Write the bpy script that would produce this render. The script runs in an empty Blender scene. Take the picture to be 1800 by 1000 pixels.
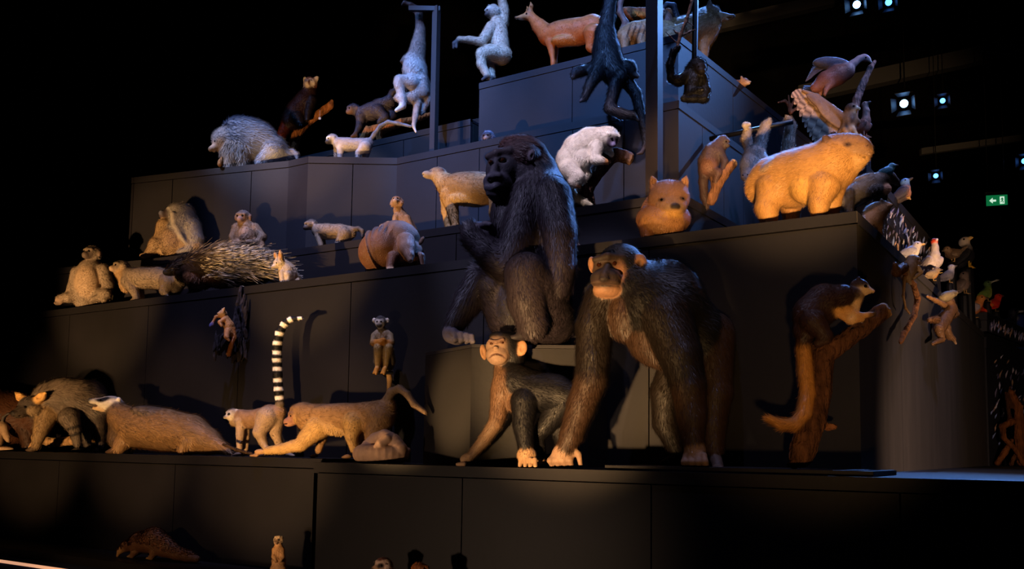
import bpy, math, random
import numpy as np
from mathutils import Vector, Matrix
rng = np.random.default_rng(7); random.seed(7)
scene = bpy.context.scene
col = scene.collection
EYE = 1.5                                   # eye height above the hall floor
# ------------------------------------------------------------------ camera
FP, VC = 1620.0, 648.0                      # focal length and optical centre, in pixels of the 1800x1000 frame
PITCH, ROLL = math.radians(5), math.radians(.8)
F = np.array([-.544, .839, 0.]); F /= np.linalg.norm(F)
R = np.array([F[1], -F[0], 0.]); Z = np.array([0, 0, 1.])
FW = F*math.cos(PITCH)+Z*math.sin(PITCH); UP = Z*math.cos(PITCH)-F*math.sin(PITCH)
R2 = R*math.cos(ROLL)+UP*math.sin(ROLL); U2 = UP*math.cos(ROLL)-R*math.sin(ROLL)
CAM = np.array([0, 0, EYE])
cd = bpy.data.cameras.new('camera'); cam = bpy.data.objects.new('camera', cd); col.objects.link(cam)
cd.sensor_width = 36; cd.lens = FP*36/1800; cd.shift_y = (VC-500)/1800; cd.clip_end = 100
m = Matrix.Identity(4)
for i in range(3): m[i][0], m[i][1], m[i][2] = R2[i], U2[i], -FW[i]
m.translation = CAM; cam.matrix_world = m
scene.camera = cam
# ------------------------------------------------------------------ world, exposure
w = bpy.data.worlds.new('hall_dark'); scene.world = w; w.use_nodes = True
w.node_tree.nodes['Background'].inputs[0].default_value = (.10, .13, .24, 1)
w.node_tree.nodes['Background'].inputs[1].default_value = .012
scene.view_settings.view_transform = 'Standard'; scene.view_settings.look = 'None'
scene.view_settings.exposure = 0.0; scene.view_settings.gamma = 1.0; scene.view_settings.use_curve_mapping = False
# ------------------------------------------------------------------ lights (ceiling spots = cool, footlights = amber)
COOL, LAV, WARM = (.15, .36, 1.0), (.60, .58, 1.0), (1.0, .57, .23)
def spot(loc, aim, power, color, angle, blend=.6, size=.06):
    l = bpy.data.lights.new('spot', 'SPOT'); l.energy = power; l.color = color
    l.spot_size = math.radians(angle); l.spot_blend = blend; l.shadow_soft_size = size
    o = bpy.data.objects.new('spot_light', l); col.objects.link(o)
    o.location = loc
    o.rotation_euler = (Vector(aim)-Vector(loc)).to_track_quat('-Z', 'Y').to_euler()
    return o
E_ = EYE
def S(x, y, z, ax, ay, az, p, c, a, b=.6, s=.06): return spot((x, y, z+E_), (ax, ay, az+E_), p, c, a, b, s)
# saturated blue wash on the top block and the upper tiers, from the ceiling
S(2.6, 2.4, 6.4, -2.7, 7.2, 2.9, 2000, COOL, 30, .6)
S(-2.6, 1.6, 7.4, -3.8, 6.4, 2.8, 6500, COOL, 28, .8)
S(-6.8, 2.6, 7.2, -5.6, 6.2, 2.6, 1700, COOL, 34, .8)
# lavender wash from above on the middle tiers and backs
S(-4.6, 1.8, 7.6, -4.8, 5.0, 1.5, 2500, LAV, 33, .8)
S(-1.6, 3.0, 7.6, -1.7, 4.9, 1.3, 900, LAV, 28, .8)
S(.9, 7.0, 6.6, -1.3, 6.6, 1.7, 800, LAV, 32, .8)
# lavender specials on the upper animals
S(-5.6, .2, 6.6, -5.0, 6.2, 3.45, 1150, LAV, 14, .6)
S(-3.6, .0, 6.8, -4.2, 6.45, 3.85, 900, LAV, 7, .6)
S(-7.4, 1.0, 6.6, -6.2, 5.5, 2.75, 1900, (.8, .76, 1.0), 13, .6)
S(-2.4, .6, 6.0, -2.85, 5.3, 2.1, 2000, (.9, .74, .95), 8, .6)
# blue rim from behind
S(-.9, 11.5, 6.6, -1.6, 5.2, 1.7, 3000, COOL, 28, .7)
S(-3.4, 9.0, 7.0, -2.2, 4.3, .8, 3200, COOL, 34, .7)
# amber projectors low in front of the visitors, below the frame, plus added fills
S(-5.4, .5, -.55, -7.0, 4.2, .12, 720, WARM, 24, .8)
S(-4.4, .5, -.55, -5.7, 4.2, .10, 700, WARM, 22, .8)
S(-3.4, .4, -.60, -4.4, 4.2, .06, 1100, WARM, 25, .9)
S(-1.75, .2, -.75, -2.25, 4.0, .42, 2900, WARM, 20, .8)
S(-5.0, 2.0, -.45, -3.05, 4.0, .25, 1050, WARM, 14, .9)
S(.3, -1.2, -.6, -1.95, 4.7, 1.52, 2600, WARM, 7, .7)
S(-4.6, -.6, 5.6, -2.9, 4.2, 1.25, 1500, LAV, 12, .7)  # lavender fill from above, added to lift the gorilla
S(-5.2, -.8, -.8, -4.5, 5.2, 1.70, 2500, WARM, 16, .7)
S(-6.0, -.8, -.8, -6.9, 4.8, 1.45, 2500, WARM, 18, .7)
S(.9, -.6, -.7, -1.45, 4.8, 1.62, 5200, WARM, 11.5, .8)
S(.2, .4, -.6, -1.2, 4.2, .40, 260, WARM, 20, .9)
S(-5.5, -.5, -.8, -5.55, 6.6, 3.05, 2400, WARM, 13, .7)
S(-2.6, -1.5, -.8, -3.5, 6.5, 3.50, 2200, WARM, 8, .6)
S(1.6, 2.6, -.6, -1.0, 8.0, 1.45, 2200, WARM, 28, .7)
S(.9, 4.2, .02, -.95, 6.4, -.05, 420, (1.0, .66, .46), 70, .9)
S(-3.4, -.2, -.9, -3.2, 3.9, -.62, 260, (1.0, .66, .42), 46, .9)  # wide weak fill, added to imitate lamp spill on the ledge front
S(-2.0, -.5, -.8, -6.45, 6.6, 3.30, 3000, WARM, 9, .7)
S(-4.7, 1.0, -.25, -5.3, 3.7, -.66, 70, WARM, 30, .9)  # weak fill added to lift the dark pangolin

# ------------------------------------------------------------------ pixel <-> world helpers (z relative to the eye)
def ray(u, v): return FW+R2*(u-900)/FP-U2*(v-VC)/FP
def ony(u, v, y): d = ray(u, v); return d*(y/d[1])
def onz(u, v, z): d = ray(u, v); return d*(z/d[2])
def onx(u, v, x): d = ray(u, v); return d*(x/d[0])
def ond(u, v, D): d = ray(u, v); return d*(D/(d@F))
def lin(h):
    if isinstance(h, str):
        h = h.lstrip('#'); c = [int(h[i:i+2], 16)/255 for i in (0, 2, 4)]
        return np.array([((x+.055)/1.055)**2.4 if x > .04045 else x/12.92 for x in c])
    return np.array(h, float)
# ------------------------------------------------------------------ materials
MATS = {}
def mat(name, base=None, rough=.6, attr=None, noise=0, nscale=20, bump=0, bscale=200, spec=.3, metal=0, emit=None, estr=0, vor=None, wave=None, stretch=None):
    if name in MATS: return MATS[name]
    m = bpy.data.materials.new(name); m.use_nodes = True; nt = m.node_tree; N = nt.nodes; L = nt.links
    b = N['Principled BSDF']; b.inputs['Roughness'].default_value = rough; b.inputs['Metallic'].default_value = metal
    b.inputs['Specular IOR Level'].default_value = spec
    tc = N.new('ShaderNodeTexCoord'); src = tc.outputs['Object']
    if stretch:
        mp = N.new('ShaderNodeMapping'); mp.inputs['Scale'].default_value = stretch; L.new(src, mp.inputs[0]); src = mp.outputs[0]
    if attr:
        a = N.new('ShaderNodeAttribute'); a.attribute_name = attr; c = a.outputs['Color']
    else:
        a = N.new('ShaderNodeRGB'); a.outputs[0].default_value = (*lin(base), 1); c = a.outputs[0]
    if noise:
        n = N.new('ShaderNodeTexNoise'); n.inputs['Scale'].default_value = nscale; n.inputs['Detail'].default_value = 6; L.new(src, n.inputs['Vector'])
        mr = N.new('ShaderNodeMapRange'); mr.inputs['From Min'].default_value = .25; mr.inputs['From Max'].default_value = .75
        mr.inputs['To Min'].default_value = 1-noise; mr.inputs['To Max'].default_value = 1+noise; L.new(n.outputs[0], mr.inputs[0])
        mx = N.new('ShaderNodeVectorMath'); mx.operation = 'SCALE'; L.new(c, mx.inputs[0]); L.new(mr.outputs[0], mx.inputs['Scale']); c = mx.outputs[0]
    L.new(c, b.inputs['Base Color'])
    if bump:
        if vor: t = N.new('ShaderNodeTexVoronoi'); t.feature = 'DISTANCE_TO_EDGE'
        else: t = N.new('ShaderNodeTexNoise'); t.inputs['Detail'].default_value = 5
        t.inputs['Scale'].default_value = vor or bscale; L.new(src, t.inputs['Vector'])
        bp = N.new('ShaderNodeBump'); bp.inputs['Strength'].default_value = bump; bp.inputs['Distance'].default_value = .03 if name == 'bark' else .01
        L.new(t.outputs[0], bp.inputs['Height']); L.new(bp.outputs[0], b.inputs['Normal'])
    if emit is not None:
        b.inputs['Emission Color'].default_value = (*lin(emit), 1); b.inputs['Emission Strength'].default_value = estr
    MATS[name] = m; return m
mat('hide', attr='Col', rough=.62, noise=.22, nscale=28, bump=.25, bscale=90, spec=.25)
mat('fur', attr='Col', rough=.5, spec=.35)
mat('bare_skin', attr='Col', rough=.42, noise=.12, nscale=30, bump=.3, bscale=120, spec=.4)
mat('eye', '#0c0806', rough=.06, spec=.8)
mat('eye_brown', '#2a1206', rough=.06, spec=.8)
mat('bark', attr='Col', rough=.85, noise=.7, nscale=30, bump=1.0, bscale=55, spec=.12, stretch=(1, 1, .35))
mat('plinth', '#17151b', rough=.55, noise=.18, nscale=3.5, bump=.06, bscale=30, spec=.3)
mat('plinth_dimmed', '#110f12', rough=.55, noise=.25, nscale=3, bump=.06, bscale=30, spec=.25)  # near-black copy of plinth: dimness of the lower tiers put into the colour
mat('plinth_side_lit', '#2b2725', rough=.6, noise=.25, nscale=4, bump=.06, bscale=30, spec=.3, stretch=(3, 3, .4))  # lighter brown copy of plinth: warm light on the side face put into the colour
mat('plinth_core', '#08080a', rough=.8)
mat('hall_black', '#040405', rough=.9, spec=.1)
mat('hall_floor', '#0b1020', rough=.5)
mat('post_metal', '#2c2628', rough=.5, noise=.15, nscale=6)
mat('scaly', attr='Col', rough=.5, noise=.25, nscale=16, bump=.5, vor=120, spec=.35)
mat('ribbed', attr='Col', rough=.5, noise=.1, nscale=16, bump=.4, vor=260, spec=.4)
mat('black_metal', '#0a0a0c', rough=.4)
# ------------------------------------------------------------------ mesh helpers
def tag(o, label, cat, group=None, kind=None):
    if label: o['label'] = label
    if cat: o['category'] = cat
    if group: o['group'] = group
    if kind: o['kind'] = kind
    return o
def empty(name, loc):
    o = bpy.data.objects.new(name, None); col.objects.link(o); o.location = loc; o.empty_display_size = .05; return o
def meshobj(name, V, Fc, material, parent=None, colors=None, smooth=False, loc=None):
    me = bpy.data.meshes.new(name)
    V = np.asarray(V, np.float32)
    if isinstance(Fc, np.ndarray):
        k = Fc.shape[1]; n = len(Fc)
        me.vertices.add(len(V)); me.vertices.foreach_set('co', V.ravel())
        me.loops.add(n*k); me.loops.foreach_set('vertex_index', Fc.astype(np.int32).ravel())
        me.polygons.add(n); me.polygons.foreach_set('loop_start', np.arange(0, n*k, k, dtype=np.int32))
        if smooth: me.polygons.foreach_set('use_smooth', np.ones(n, bool))
        me.update(calc_edges=True)
    else:
        me.from_pydata(V.tolist(), [], Fc)
        if smooth: me.polygons.foreach_set('use_smooth', np.ones(len(me.polygons), bool))
    if colors is not None:
        at = me.color_attributes.new('Col', 'FLOAT_COLOR', 'POINT')
        c4 = np.ones((len(V), 4), np.float32); c4[:, :3] = colors; at.data.foreach_set('color', c4.ravel())
    me.materials.append(MATS[material] if isinstance(material, str) else material)
    o = bpy.data.objects.new(name, me); col.objects.link(o)
    if loc is not None: o.location = loc
    if parent: o.parent = parent
    return o
BOXF = [(0, 3, 2, 1), (4, 5, 6, 7), (0, 1, 5, 4), (1, 2, 6, 5), (2, 3, 7, 6), (3, 0, 4, 7)]
def boxv(x0, x1, y0, y1, z0, z1):
    return [(x0, y0, z0), (x1, y0, z0), (x1, y1, z0), (x0, y1, z0), (x0, y0, z1), (x1, y0, z1), (x1, y1, z1), (x0, y1, z1)]
def tube(pts, rad, n=8):
    """swept tube through world points -> V, F"""
    P = [np.array(p, float) for p in pts]; V = []; Fc = []
    for i, p in enumerate(P):
        t = P[min(i+1, len(P)-1)]-P[max(i-1, 0)]; t /= np.linalg.norm(t)+1e-9
        a = np.cross(t, [0, 0, 1.]) if abs(t[2]) < .9 else np.cross(t, [1., 0, 0]); a /= np.linalg.norm(a); b = np.cross(t, a)
        r = rad[i] if hasattr(rad, '__len__') else rad
        for k in range(n):
            an = 2*math.pi*k/n; V.append(p+r*(math.cos(an)*a+math.sin(an)*b))
    for i in range(len(P)-1):
        for k in range(n):
            Fc.append((i*n+k, i*n+(k+1) % n, (i+1)*n+(k+1) % n, (i+1)*n+k))
    Fc.append(tuple(range(n-1, -1, -1))); Fc.append(tuple(range((len(P)-1)*n, len(P)*n)))
    return V, Fc
def ico(n=1):
    import bmesh
    bm = bmesh.new(); bmesh.ops.create_icosphere(bm, subdivisions=n, radius=1)
    V = [v.co[:] for v in bm.verts]; Fc = [tuple(x.index for x in f.verts) for f in bm.faces]; bm.free(); return np.array(V), Fc
ICOV, ICOF = ico(2)
EYEMESH = {}
def eye_obj(parent, loc, r, material='eye'):
    if material not in EYEMESH:
        me = bpy.data.meshes.new('eye'); me.from_pydata(ICOV.tolist(), [], ICOF); me.materials.append(MATS[material])
        me.polygons.foreach_set('use_smooth', np.ones(len(me.polygons), bool)); EYEMESH[material] = me
    o = bpy.data.objects.new('eye', EYEMESH[material]); col.objects.link(o); o.scale = (r, r, r); o.location = loc; o.parent = parent
    return o
# ------------------------------------------------------------------ animal builder: smooth union of tapered bones -> one skin, plus fur
def surface_nets(D, org, h):
    ins = D < 0; nx, ny, nz = D.shape; cs = (nx-1, ny-1, nz-1); nc = cs[0]*cs[1]*cs[2]
    acc = []; faces = []
    off = [((0, 1, 0), (0, 0, 1)), ((0, 0, 1), (1, 0, 0)), ((1, 0, 0), (0, 1, 0))]
    ids, pts = [], []
    quads = []
    for ax in range(3):
        a = [slice(None)]*3; b = [slice(None)]*3; a[ax] = slice(0, -1); b[ax] = slice(1, None)
        I = np.argwhere(ins[tuple(a)] != ins[tuple(b)])
        J = I.copy(); J[:, ax] += 1
        d0 = D[I[:, 0], I[:, 1], I[:, 2]]; d1 = D[J[:, 0], J[:, 1], J[:, 2]]
        P = I.astype(np.float64); P[:, ax] += d0/(d0-d1)
        o1, o2 = np.array(off[ax][0]), np.array(off[ax][1])
        ok = (np.all(I-o1-o2 >= 0, 1)) & np.all(I < np.array(cs), 1)
        I, P, d0 = I[ok], P[ok], d0[ok]
        q = []
        for c in (np.zeros(3, int), o1, o1+o2, o2):
            K = I-c; k = (K[:, 0]*cs[1]+K[:, 1])*cs[2]+K[:, 2]; q.append(k); ids.append(k); pts.append(P)
        Q = np.stack(q, 1); fl = d0 < 0; Q[~fl] = Q[~fl][:, ::-1]; quads.append(Q)
    ids = np.concatenate(ids); pts = np.concatenate(pts); quads = np.concatenate(quads)
    u, inv = np.unique(ids, return_inverse=True); cnt = np.bincount(inv)
    V = np.stack([np.bincount(inv, pts[:, k])/cnt for k in range(3)], 1)
    lut = np.searchsorted(u, quads)
    return V*h+org, lut
SHIFTS = []
class Body:
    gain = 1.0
    def __init__(s, name, label, cat, u0, v0, y=None, zl=None, yaw=0, depth=None, vox=1.0, blend=1.6, group=None, mat='hide', sit=True, hairs=None, hw=.55, comb=.3, warp=0):
        s.name, s.label, s.cat, s.group, s.mat = name, label, cat, group, mat
        P = ond(u0, v0, depth) if depth else ony(u0, v0, y)
        s.P0 = P; s.D0 = P@F; s.s = s.D0/FP; s.zl = zl; s.u0, s.v0 = u0, v0
        a = math.radians(yaw); s.n = F*math.cos(a)+R*math.sin(a)      # yaw>0: left end farther away
        s.vox, s.blend, s.sit, s.hairs, s.hw, s.comb, s.warp = vox, blend, sit, hairs, hw, comb, warp
        s.vox *= 1.2 if mat == 'bark' else (1.32 if name in ('gorilla', 'chimpanzee') else 1.72)
        s.pr = []; s.pt = []; s.sb = []; s.ey = []; s.extra = []
    def plane(s, u, v, yaw, d=0):                      # re-anchor the working plane, e.g. to model a head turned differently from the trunk
        P = s.W(u, v, d); a = math.radians(yaw); s.P0 = P; s.n = F*math.cos(a)+R*math.sin(a); return s
    def W(s, u, v, d=0, r=0):
        if v is None:
            v = s.v0
            for _ in range(5):
                p = s.W(u, v, d); v += (p[2]-(s.zl+r*s.s))/s.s
            return s.W(u, v, d)
        q = ray(u, v); t = (s.P0@s.n)/(q@s.n)
        return q*t*(1+d/FP)
    def c(s, c, fur, *pts, k=1.0):                     # tapered chain, ordered so that the hair runs along it
        c = lin(c); P = [(s.W(p[0], p[1], p[2], p[3]), p[3]*s.s) for p in pts]
        if len(P) == 1: P = P*2
        for (a, ra), (b, rb) in zip(P[:-1], P[1:]):
            s.pr.append(('c', a, b, ra, rb, c, fur*s.s, b-a))
        return s
    def basis(s, rot=0, yaw=0):
        a = math.radians(rot); b = math.radians(yaw)
        r = R*math.cos(b)+F*math.sin(b); f = F*math.cos(b)-R*math.sin(b)
        return np.stack([r*math.cos(a)+Z*math.sin(a), Z*math.cos(a)-r*math.sin(a), f])
    def e(s, c, fur, u, v, d, ru, rv, rd, rot=0, yaw=0, flow=None):
        fl = -Z if flow is None else R*flow[0]+Z*flow[1]
        s.pr.append(('e', s.W(u, v, d, rv), s.basis(rot, yaw), np.array([ru, rv, rd])*s.s, None, lin(c), fur*s.s, fl)); return s
    def p(s, c, u, v, d, ru, rv, rd, rot=0, soft=.25, fur=None, yaw=0):
        s.pt.append((s.W(u, v, d), s.basis(rot, yaw), np.array([ru, rv, rd])*s.s, lin(c), soft, fur)); return s
    def sub(s, u, v, d, ru, rv, rd, rot=0, yaw=0):
        s.sb.append((s.W(u, v, d), s.basis(rot, yaw), np.array([ru, rv, rd])*s.s)); return s
    def eye(s, u, v, d, r, m='eye'): s.ey.append((s.W(u, v, d), r*s.s, m)); return s
    def hd(s, u, v, d, r, az=0, el=0, roll=0): return Head(s, u, v, d, r, az, el, roll)
    def dist(s, pr, X):
        if pr[0] == 'c':
            _, a, b, ra, rb = pr[:5]; ab = b-a; L = ab@ab
            t = np.clip((X-a)@ab/L, 0, 1) if L > 1e-12 else np.zeros(len(X))
            return np.linalg.norm(X-a-t[:, None]*ab, axis=1)-(ra+(rb-ra)*t)
        q = (X-pr[1])@pr[2].T; k0 = np.linalg.norm(q/pr[3], axis=1); k1 = np.linalg.norm(q/pr[3]**2, axis=1)
        return k0*(k0-1)/np.maximum(k1, 1e-9)
    def bounds(s, pr, m):
        if pr[0] == 'c': return np.minimum(pr[1]-pr[3], pr[2]-pr[4])-m, np.maximum(pr[1]+pr[3], pr[2]+pr[4])+m
        ex = np.sqrt(((pr[2]*pr[3][:, None])**2).sum(0)); return pr[1]-ex-m, pr[1]+ex+m
    def build(s):
        h = s.vox*s.s; kb = 1/(s.blend*s.s); mg = 3.5*s.blend*s.s+2*h
        B = [s.bounds(p, mg) for p in s.pr]
        lo = np.min([b[0] for b in B], 0)-2*h; hi = np.max([b[1] for b in B], 0)+2*h
        n = np.ceil((hi-lo)/h).astype(int)+1
        A = np.zeros(n, np.float32); gx = [lo[i]+h*np.arange(n[i]) for i in range(3)]
        for p, (b0, b1) in zip(s.pr, B):
            i0 = np.maximum(((b0-lo)/h).astype(int), 0); i1 = np.minimum(np.ceil((b1-lo)/h).astype(int)+1, n)
            g = np.stack(np.meshgrid(*[gx[k][i0[k]:i1[k]] for k in range(3)], indexing='ij'), -1).reshape(-1, 3)
            A[i0[0]:i1[0], i0[1]:i1[1], i0[2]:i1[2]] += np.exp(np.clip(-s.dist(p, g)*kb, -30, 30)).reshape(i1-i0)
        D = -np.log(np.maximum(A, 1e-13))/kb
        for P, bs, rr in s.sb:
            ex = np.sqrt(((bs*rr[:, None])**2).sum(0))+2*h
            i0 = np.clip(((P-ex-lo)/h).astype(int), 0, n-1); i1 = np.minimum(np.ceil((P+ex-lo)/h).astype(int)+1, n)
            if np.any(i1 <= i0): continue
            g = np.stack(np.meshgrid(*[gx[k][i0[k]:i1[k]] for k in range(3)], indexing='ij'), -1).reshape(-1, 3)
            ds = -s.dist(('e', P, bs, rr), g).reshape(i1-i0)
            sl = tuple(slice(i0[k], i1[k]) for k in range(3)); D[sl] = np.maximum(D[sl], ds)
        V, Q = surface_nets(D, lo, h)
        # colours, fur length and hair direction per vertex
        kc = 1/(.9*s.s); num = np.zeros((len(V), 3)); fl = np.zeros(len(V)); fd = np.zeros((len(V), 3)); ws = np.zeros(len(V))
        for p, (b0, b1) in zip(s.pr, B):
            I = np.where(np.all((V > b0-mg) & (V < b1+mg), 1))[0]
            if not len(I): continue
            wgt = np.exp(np.clip(-s.dist(p, V[I])*kc, -25, 25))+1e-12
            fv = p[7]/(np.linalg.norm(p[7])+1e-9)
            num[I] += wgt[:, None]*p[5]; fl[I] += wgt*p[6]; fd[I] += wgt[:, None]*fv; ws[I] += wgt
        C = num/ws[:, None]; fl /= ws
        for P, bs, rr, c, soft, fur in s.pt:
            k0 = np.linalg.norm(((V-P)@bs.T)/rr, axis=1); mk = np.clip((1+soft-k0)/(2*soft), 0, 1)[:, None]
            C = C*(1-mk)+c*mk
            if fur is not None: fl = fl*(1-mk[:, 0])+fur*s.s*mk[:, 0]
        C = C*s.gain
        if s.warp:
            V = V+s.warp*s.s*(np.sin(V/s.s*.31+1)[:, [1, 2, 0]]+.6*np.sin(V/s.s*.73)[:, [2, 0, 1]])
        shift = 0
        if s.sit and s.zl is not None: shift = s.zl-V[:, 2].min(); V[:, 2] += shift
        if abs(shift) > 4*s.s: SHIFTS.append((s.name, s.u0, round(shift/s.s, 1)))
        n_ = np.cross(V[Q[:, 1]]-V[Q[:, 0]], V[Q[:, 2]]-V[Q[:, 0]])
        Nn = np.stack([sum(np.bincount(Q[:, j], n_[:, k], len(V)) for j in range(4)) for k in range(3)], 1)
        Nn /= np.linalg.norm(Nn, axis=1)[:, None]+1e-12
        base = np.array([V[:, 0].mean(), V[:, 1].mean(), V[:, 2].min()]); s.base = base; s.shift = shift
        loc = base+CAM
        multi = s.ey or fl.max() > .8*s.s or s.extra
        nm = s.name
        if multi:
            root = empty(nm, loc); body = meshobj('body', V-base, Q, s.mat, root, C, True)
        else:
            root = body = meshobj(nm, V-base, Q, s.mat, None, C, True, loc)
        tag(root, s.label, s.cat, s.group); s.root = root; s.body = body
        # fur: one sliver per hair, combed along the bones
        if fl.max() > .8*s.s:
            cand = np.where(fl > .8*s.s)[0]
            nh = int((s.hairs or len(cand)*.55)*1.15)
            nh = min(nh, 60000)
            I = rng.choice(cand, nh)
            p = V[I]+rng.normal(0, .4*h, (nh, 3)); nn = Nn[I]; f = fd[I]
            f = f-(f*nn).sum(1)[:, None]*nn; f /= np.linalg.norm(f, axis=1)[:, None]+1e-6
            d = f*.85+nn*s.comb+rng.normal(0, .16, (nh, 3)); d[:, 2] -= .12
            d /= np.linalg.norm(d, axis=1)[:, None]
            ln = fl[I]*rng.uniform(.55, 1.35, nh); sd = np.cross(d, nn); sd /= np.linalg.norm(sd, axis=1)[:, None]+1e-6
            wd = .9*s.hw*s.s
            T = np.empty((nh, 3, 3)); T[:, 0] = p-sd*wd-nn*.3*h; T[:, 1] = p+sd*wd-nn*.3*h; T[:, 2] = p+d*ln[:, None]
            cc = C[I]*rng.uniform(.7, 1.35, nh)[:, None]
            c3 = np.repeat(cc[:, None], 3, 1); c3[:, 2] *= 1.12
            fo = meshobj('fur', T.reshape(-1, 3)-base, np.arange(nh*3).reshape(-1, 3), 'fur', root, np.minimum(c3.reshape(-1, 3), .95))
            fo['kind'] = 'stuff'
        for P, r, mt in s.ey:
            q = P-base; q[2] += shift; eye_obj(root, q, r, mt)
        for fn in s.extra: fn(s)
        return s
class Head:
    """local head frame: (side, up, forward), unit = skull radius; az 0 looks at the camera, -90 looks to image left"""
    def __init__(s, b, u, v, d, r, az, el, roll):
        a, e, ro = map(math.radians, (az, el, roll))
        f = np.array([math.sin(a)*math.cos(e), math.sin(e), -math.cos(a)*math.cos(e)])
        sd = np.array([math.cos(a), 0, math.sin(a)]); up = np.array([-math.sin(a)*math.sin(e), math.cos(e), math.cos(a)*math.sin(e)])
        sd, up = sd*math.cos(ro)+up*math.sin(ro), up*math.cos(ro)-sd*math.sin(ro)
        s.b, s.r = b, r; s.bs = np.stack([sd, up, f])@np.stack([R, Z, F]); s.C = b.W(u, v, d)
    def W(s, q): return s.C+np.array(q)@s.bs*(s.r*s.b.s)
    def e(s, c, fur, q, rad, flow=(0, 0, -1)):
        s.b.pr.append(('e', s.W(q), s.bs, np.array(rad)*s.r*s.b.s, None, lin(c), fur*s.b.s, np.array(flow)@s.bs)); return s
    def c(s, c, fur, *pts):
        P = [(s.W(p[:3]), p[3]*s.r*s.b.s) for p in pts]
        for (a, ra), (b, rb) in zip(P[:-1], P[1:]): s.b.pr.append(('c', a, b, ra, rb, lin(c), fur*s.b.s, b-a))
        return s
    def p(s, c, q, rad, soft=.2, fur=None):
        s.b.pt.append((s.W(q), s.bs, np.array(rad)*s.r*s.b.s, lin(c), soft, fur)); return s
    def sub(s, q, rad): s.b.sb.append((s.W(q), s.bs, np.array(rad)*s.r*s.b.s)); return s
    def eye(s, q, r, m='eye'):
        for k in (-1, 1): s.b.ey.append((s.W((q[0]*k, q[1], q[2])), r*s.r*s.b.s, m))
        return s
def monkey(b, u, v, d, r, az, el=0, roll=0, fur='#8a7a66', face='#6a5648', muz=None, ml=.55, ear=.36, earc=None, fl=3, cap=None, eyes=True, cheek=None, browc=None):
    h = b.hd(u, v, d, r, az, el, roll); muz = muz or face; earc = earc or face
    h.e(fur, fl, (0, .1, -.1), (.92, .9, 1.0))
    if cap: h.p(cap, (0, .75, -.15), (.85, .6, 1.1), fur=fl)
    if cheek: h.e(cheek, fl*1.3, (.72, -.25, .1), (.38, .6, .42)); h.e(cheek, fl*1.3, (-.72, -.25, .1), (.38, .6, .42))
    h.e(face, 0, (0, -.05, .62), (.62, .6, .36))
    h.c(browc or fur, 0, (-.52, .34, .72, .17), (0, .3, .88, .19), (.52, .34, .72, .17))
    h.c(muz, 0, (0, -.25, .6, .46), (0, -.38, .6+ml, .36))
    h.e(muz, 0, (0, -.58, .55+ml*.7), (.36, .2, .42))
    h.sub((0, -.5, .98+ml), (.34, .035, .5))
    h.p('#1a1210', (.12, -.22, .98+ml), (.07, .06, .12)); h.p('#1a1210', (-.12, -.22, .98+ml), (.07, .06, .12))
    for k in (-1, 1):
        if ear: h.e(earc, 0, (k*(.92+ear*.25), .05, -.12), (ear*.36, ear, ear*.72)); h.sub((k*(1.05+ear*.4), .05, .06), (ear*.22, ear*.6, ear*.4))
        h.sub((k*.33, .1, 1.06), (.16, .12, .2))
    if eyes: h.eye((.33, .1, .89), .17)
    return h
def beast(b, u, v, d, r, az, el=0, roll=0, fur='#8a7a66', snout=None, sl=1.2, sw=.42, st=.3, ear=(.8, .35), earc=None, fl=3, nose='#141012', earz=.7, eyes=True):
    h = b.hd(u, v, d, r, az, el, roll); snout = snout or fur; earc = earc or fur
    h.e(fur, fl, (0, .05, -.1), (.86, .82, 1.0), (0, 0, -1))
    h.c(snout, fl*.4, (0, -.18, .5, sw*1.25), (0, -.25, .6+sl*.5, sw), (0, -.3, .6+sl, st))
    h.e(snout, 0, (0, -.52, .6+sl*.55), (sw*.7, .2, sl*.5))
    h.sub((0, -.46, .75+sl), (sw*1.3, .04, sl*.55))
    h.e(nose, 0, (0, -.2, .66+sl+st*.6), (st*.62, st*.5, st*.5))
    el_, ew = ear
    for k in (-1, 1):
        if el_: 
            h.c(earc, fl*.4, (k*.58, earz*.75, -.15, ew), (k*(.72+el_*.25), earz+el_*.55, -.2, ew*.75), (k*(.78+el_*.4), earz+el_, -.25, ew*.22))
            h.sub((k*(.72+el_*.22), earz+el_*.45, -.15+ew*.95), (ew*.55, el_*.42, ew*.55))
    if eyes: h.eye((.48, .15, .62), .14)
    return h
def paw(b, c, u, d, r, dr=-1, n=4, v=None, sp=1.0, dv=0):
    """foot or hand flat on the ledge, toes towards dr (image) and the camera"""
    b.e(c, 0, u, v, d, r*1.15, r*.6, r*.9)
    for i in range(n):
        k = (i-(n-1)/2)/max(n-1, 1)
        x0, d0 = u+dr*r*.5, d+k*r*1.5*sp
        p0 = (x0, v, d0, r*.36); p1 = (u+dr*r*1.7-abs(k)*dr*r*.4, None if v is None else v+dv+r*.15, d0+k*r*.3, r*.27)
        b.c(c, 0, p0, p1)
    return b
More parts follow.
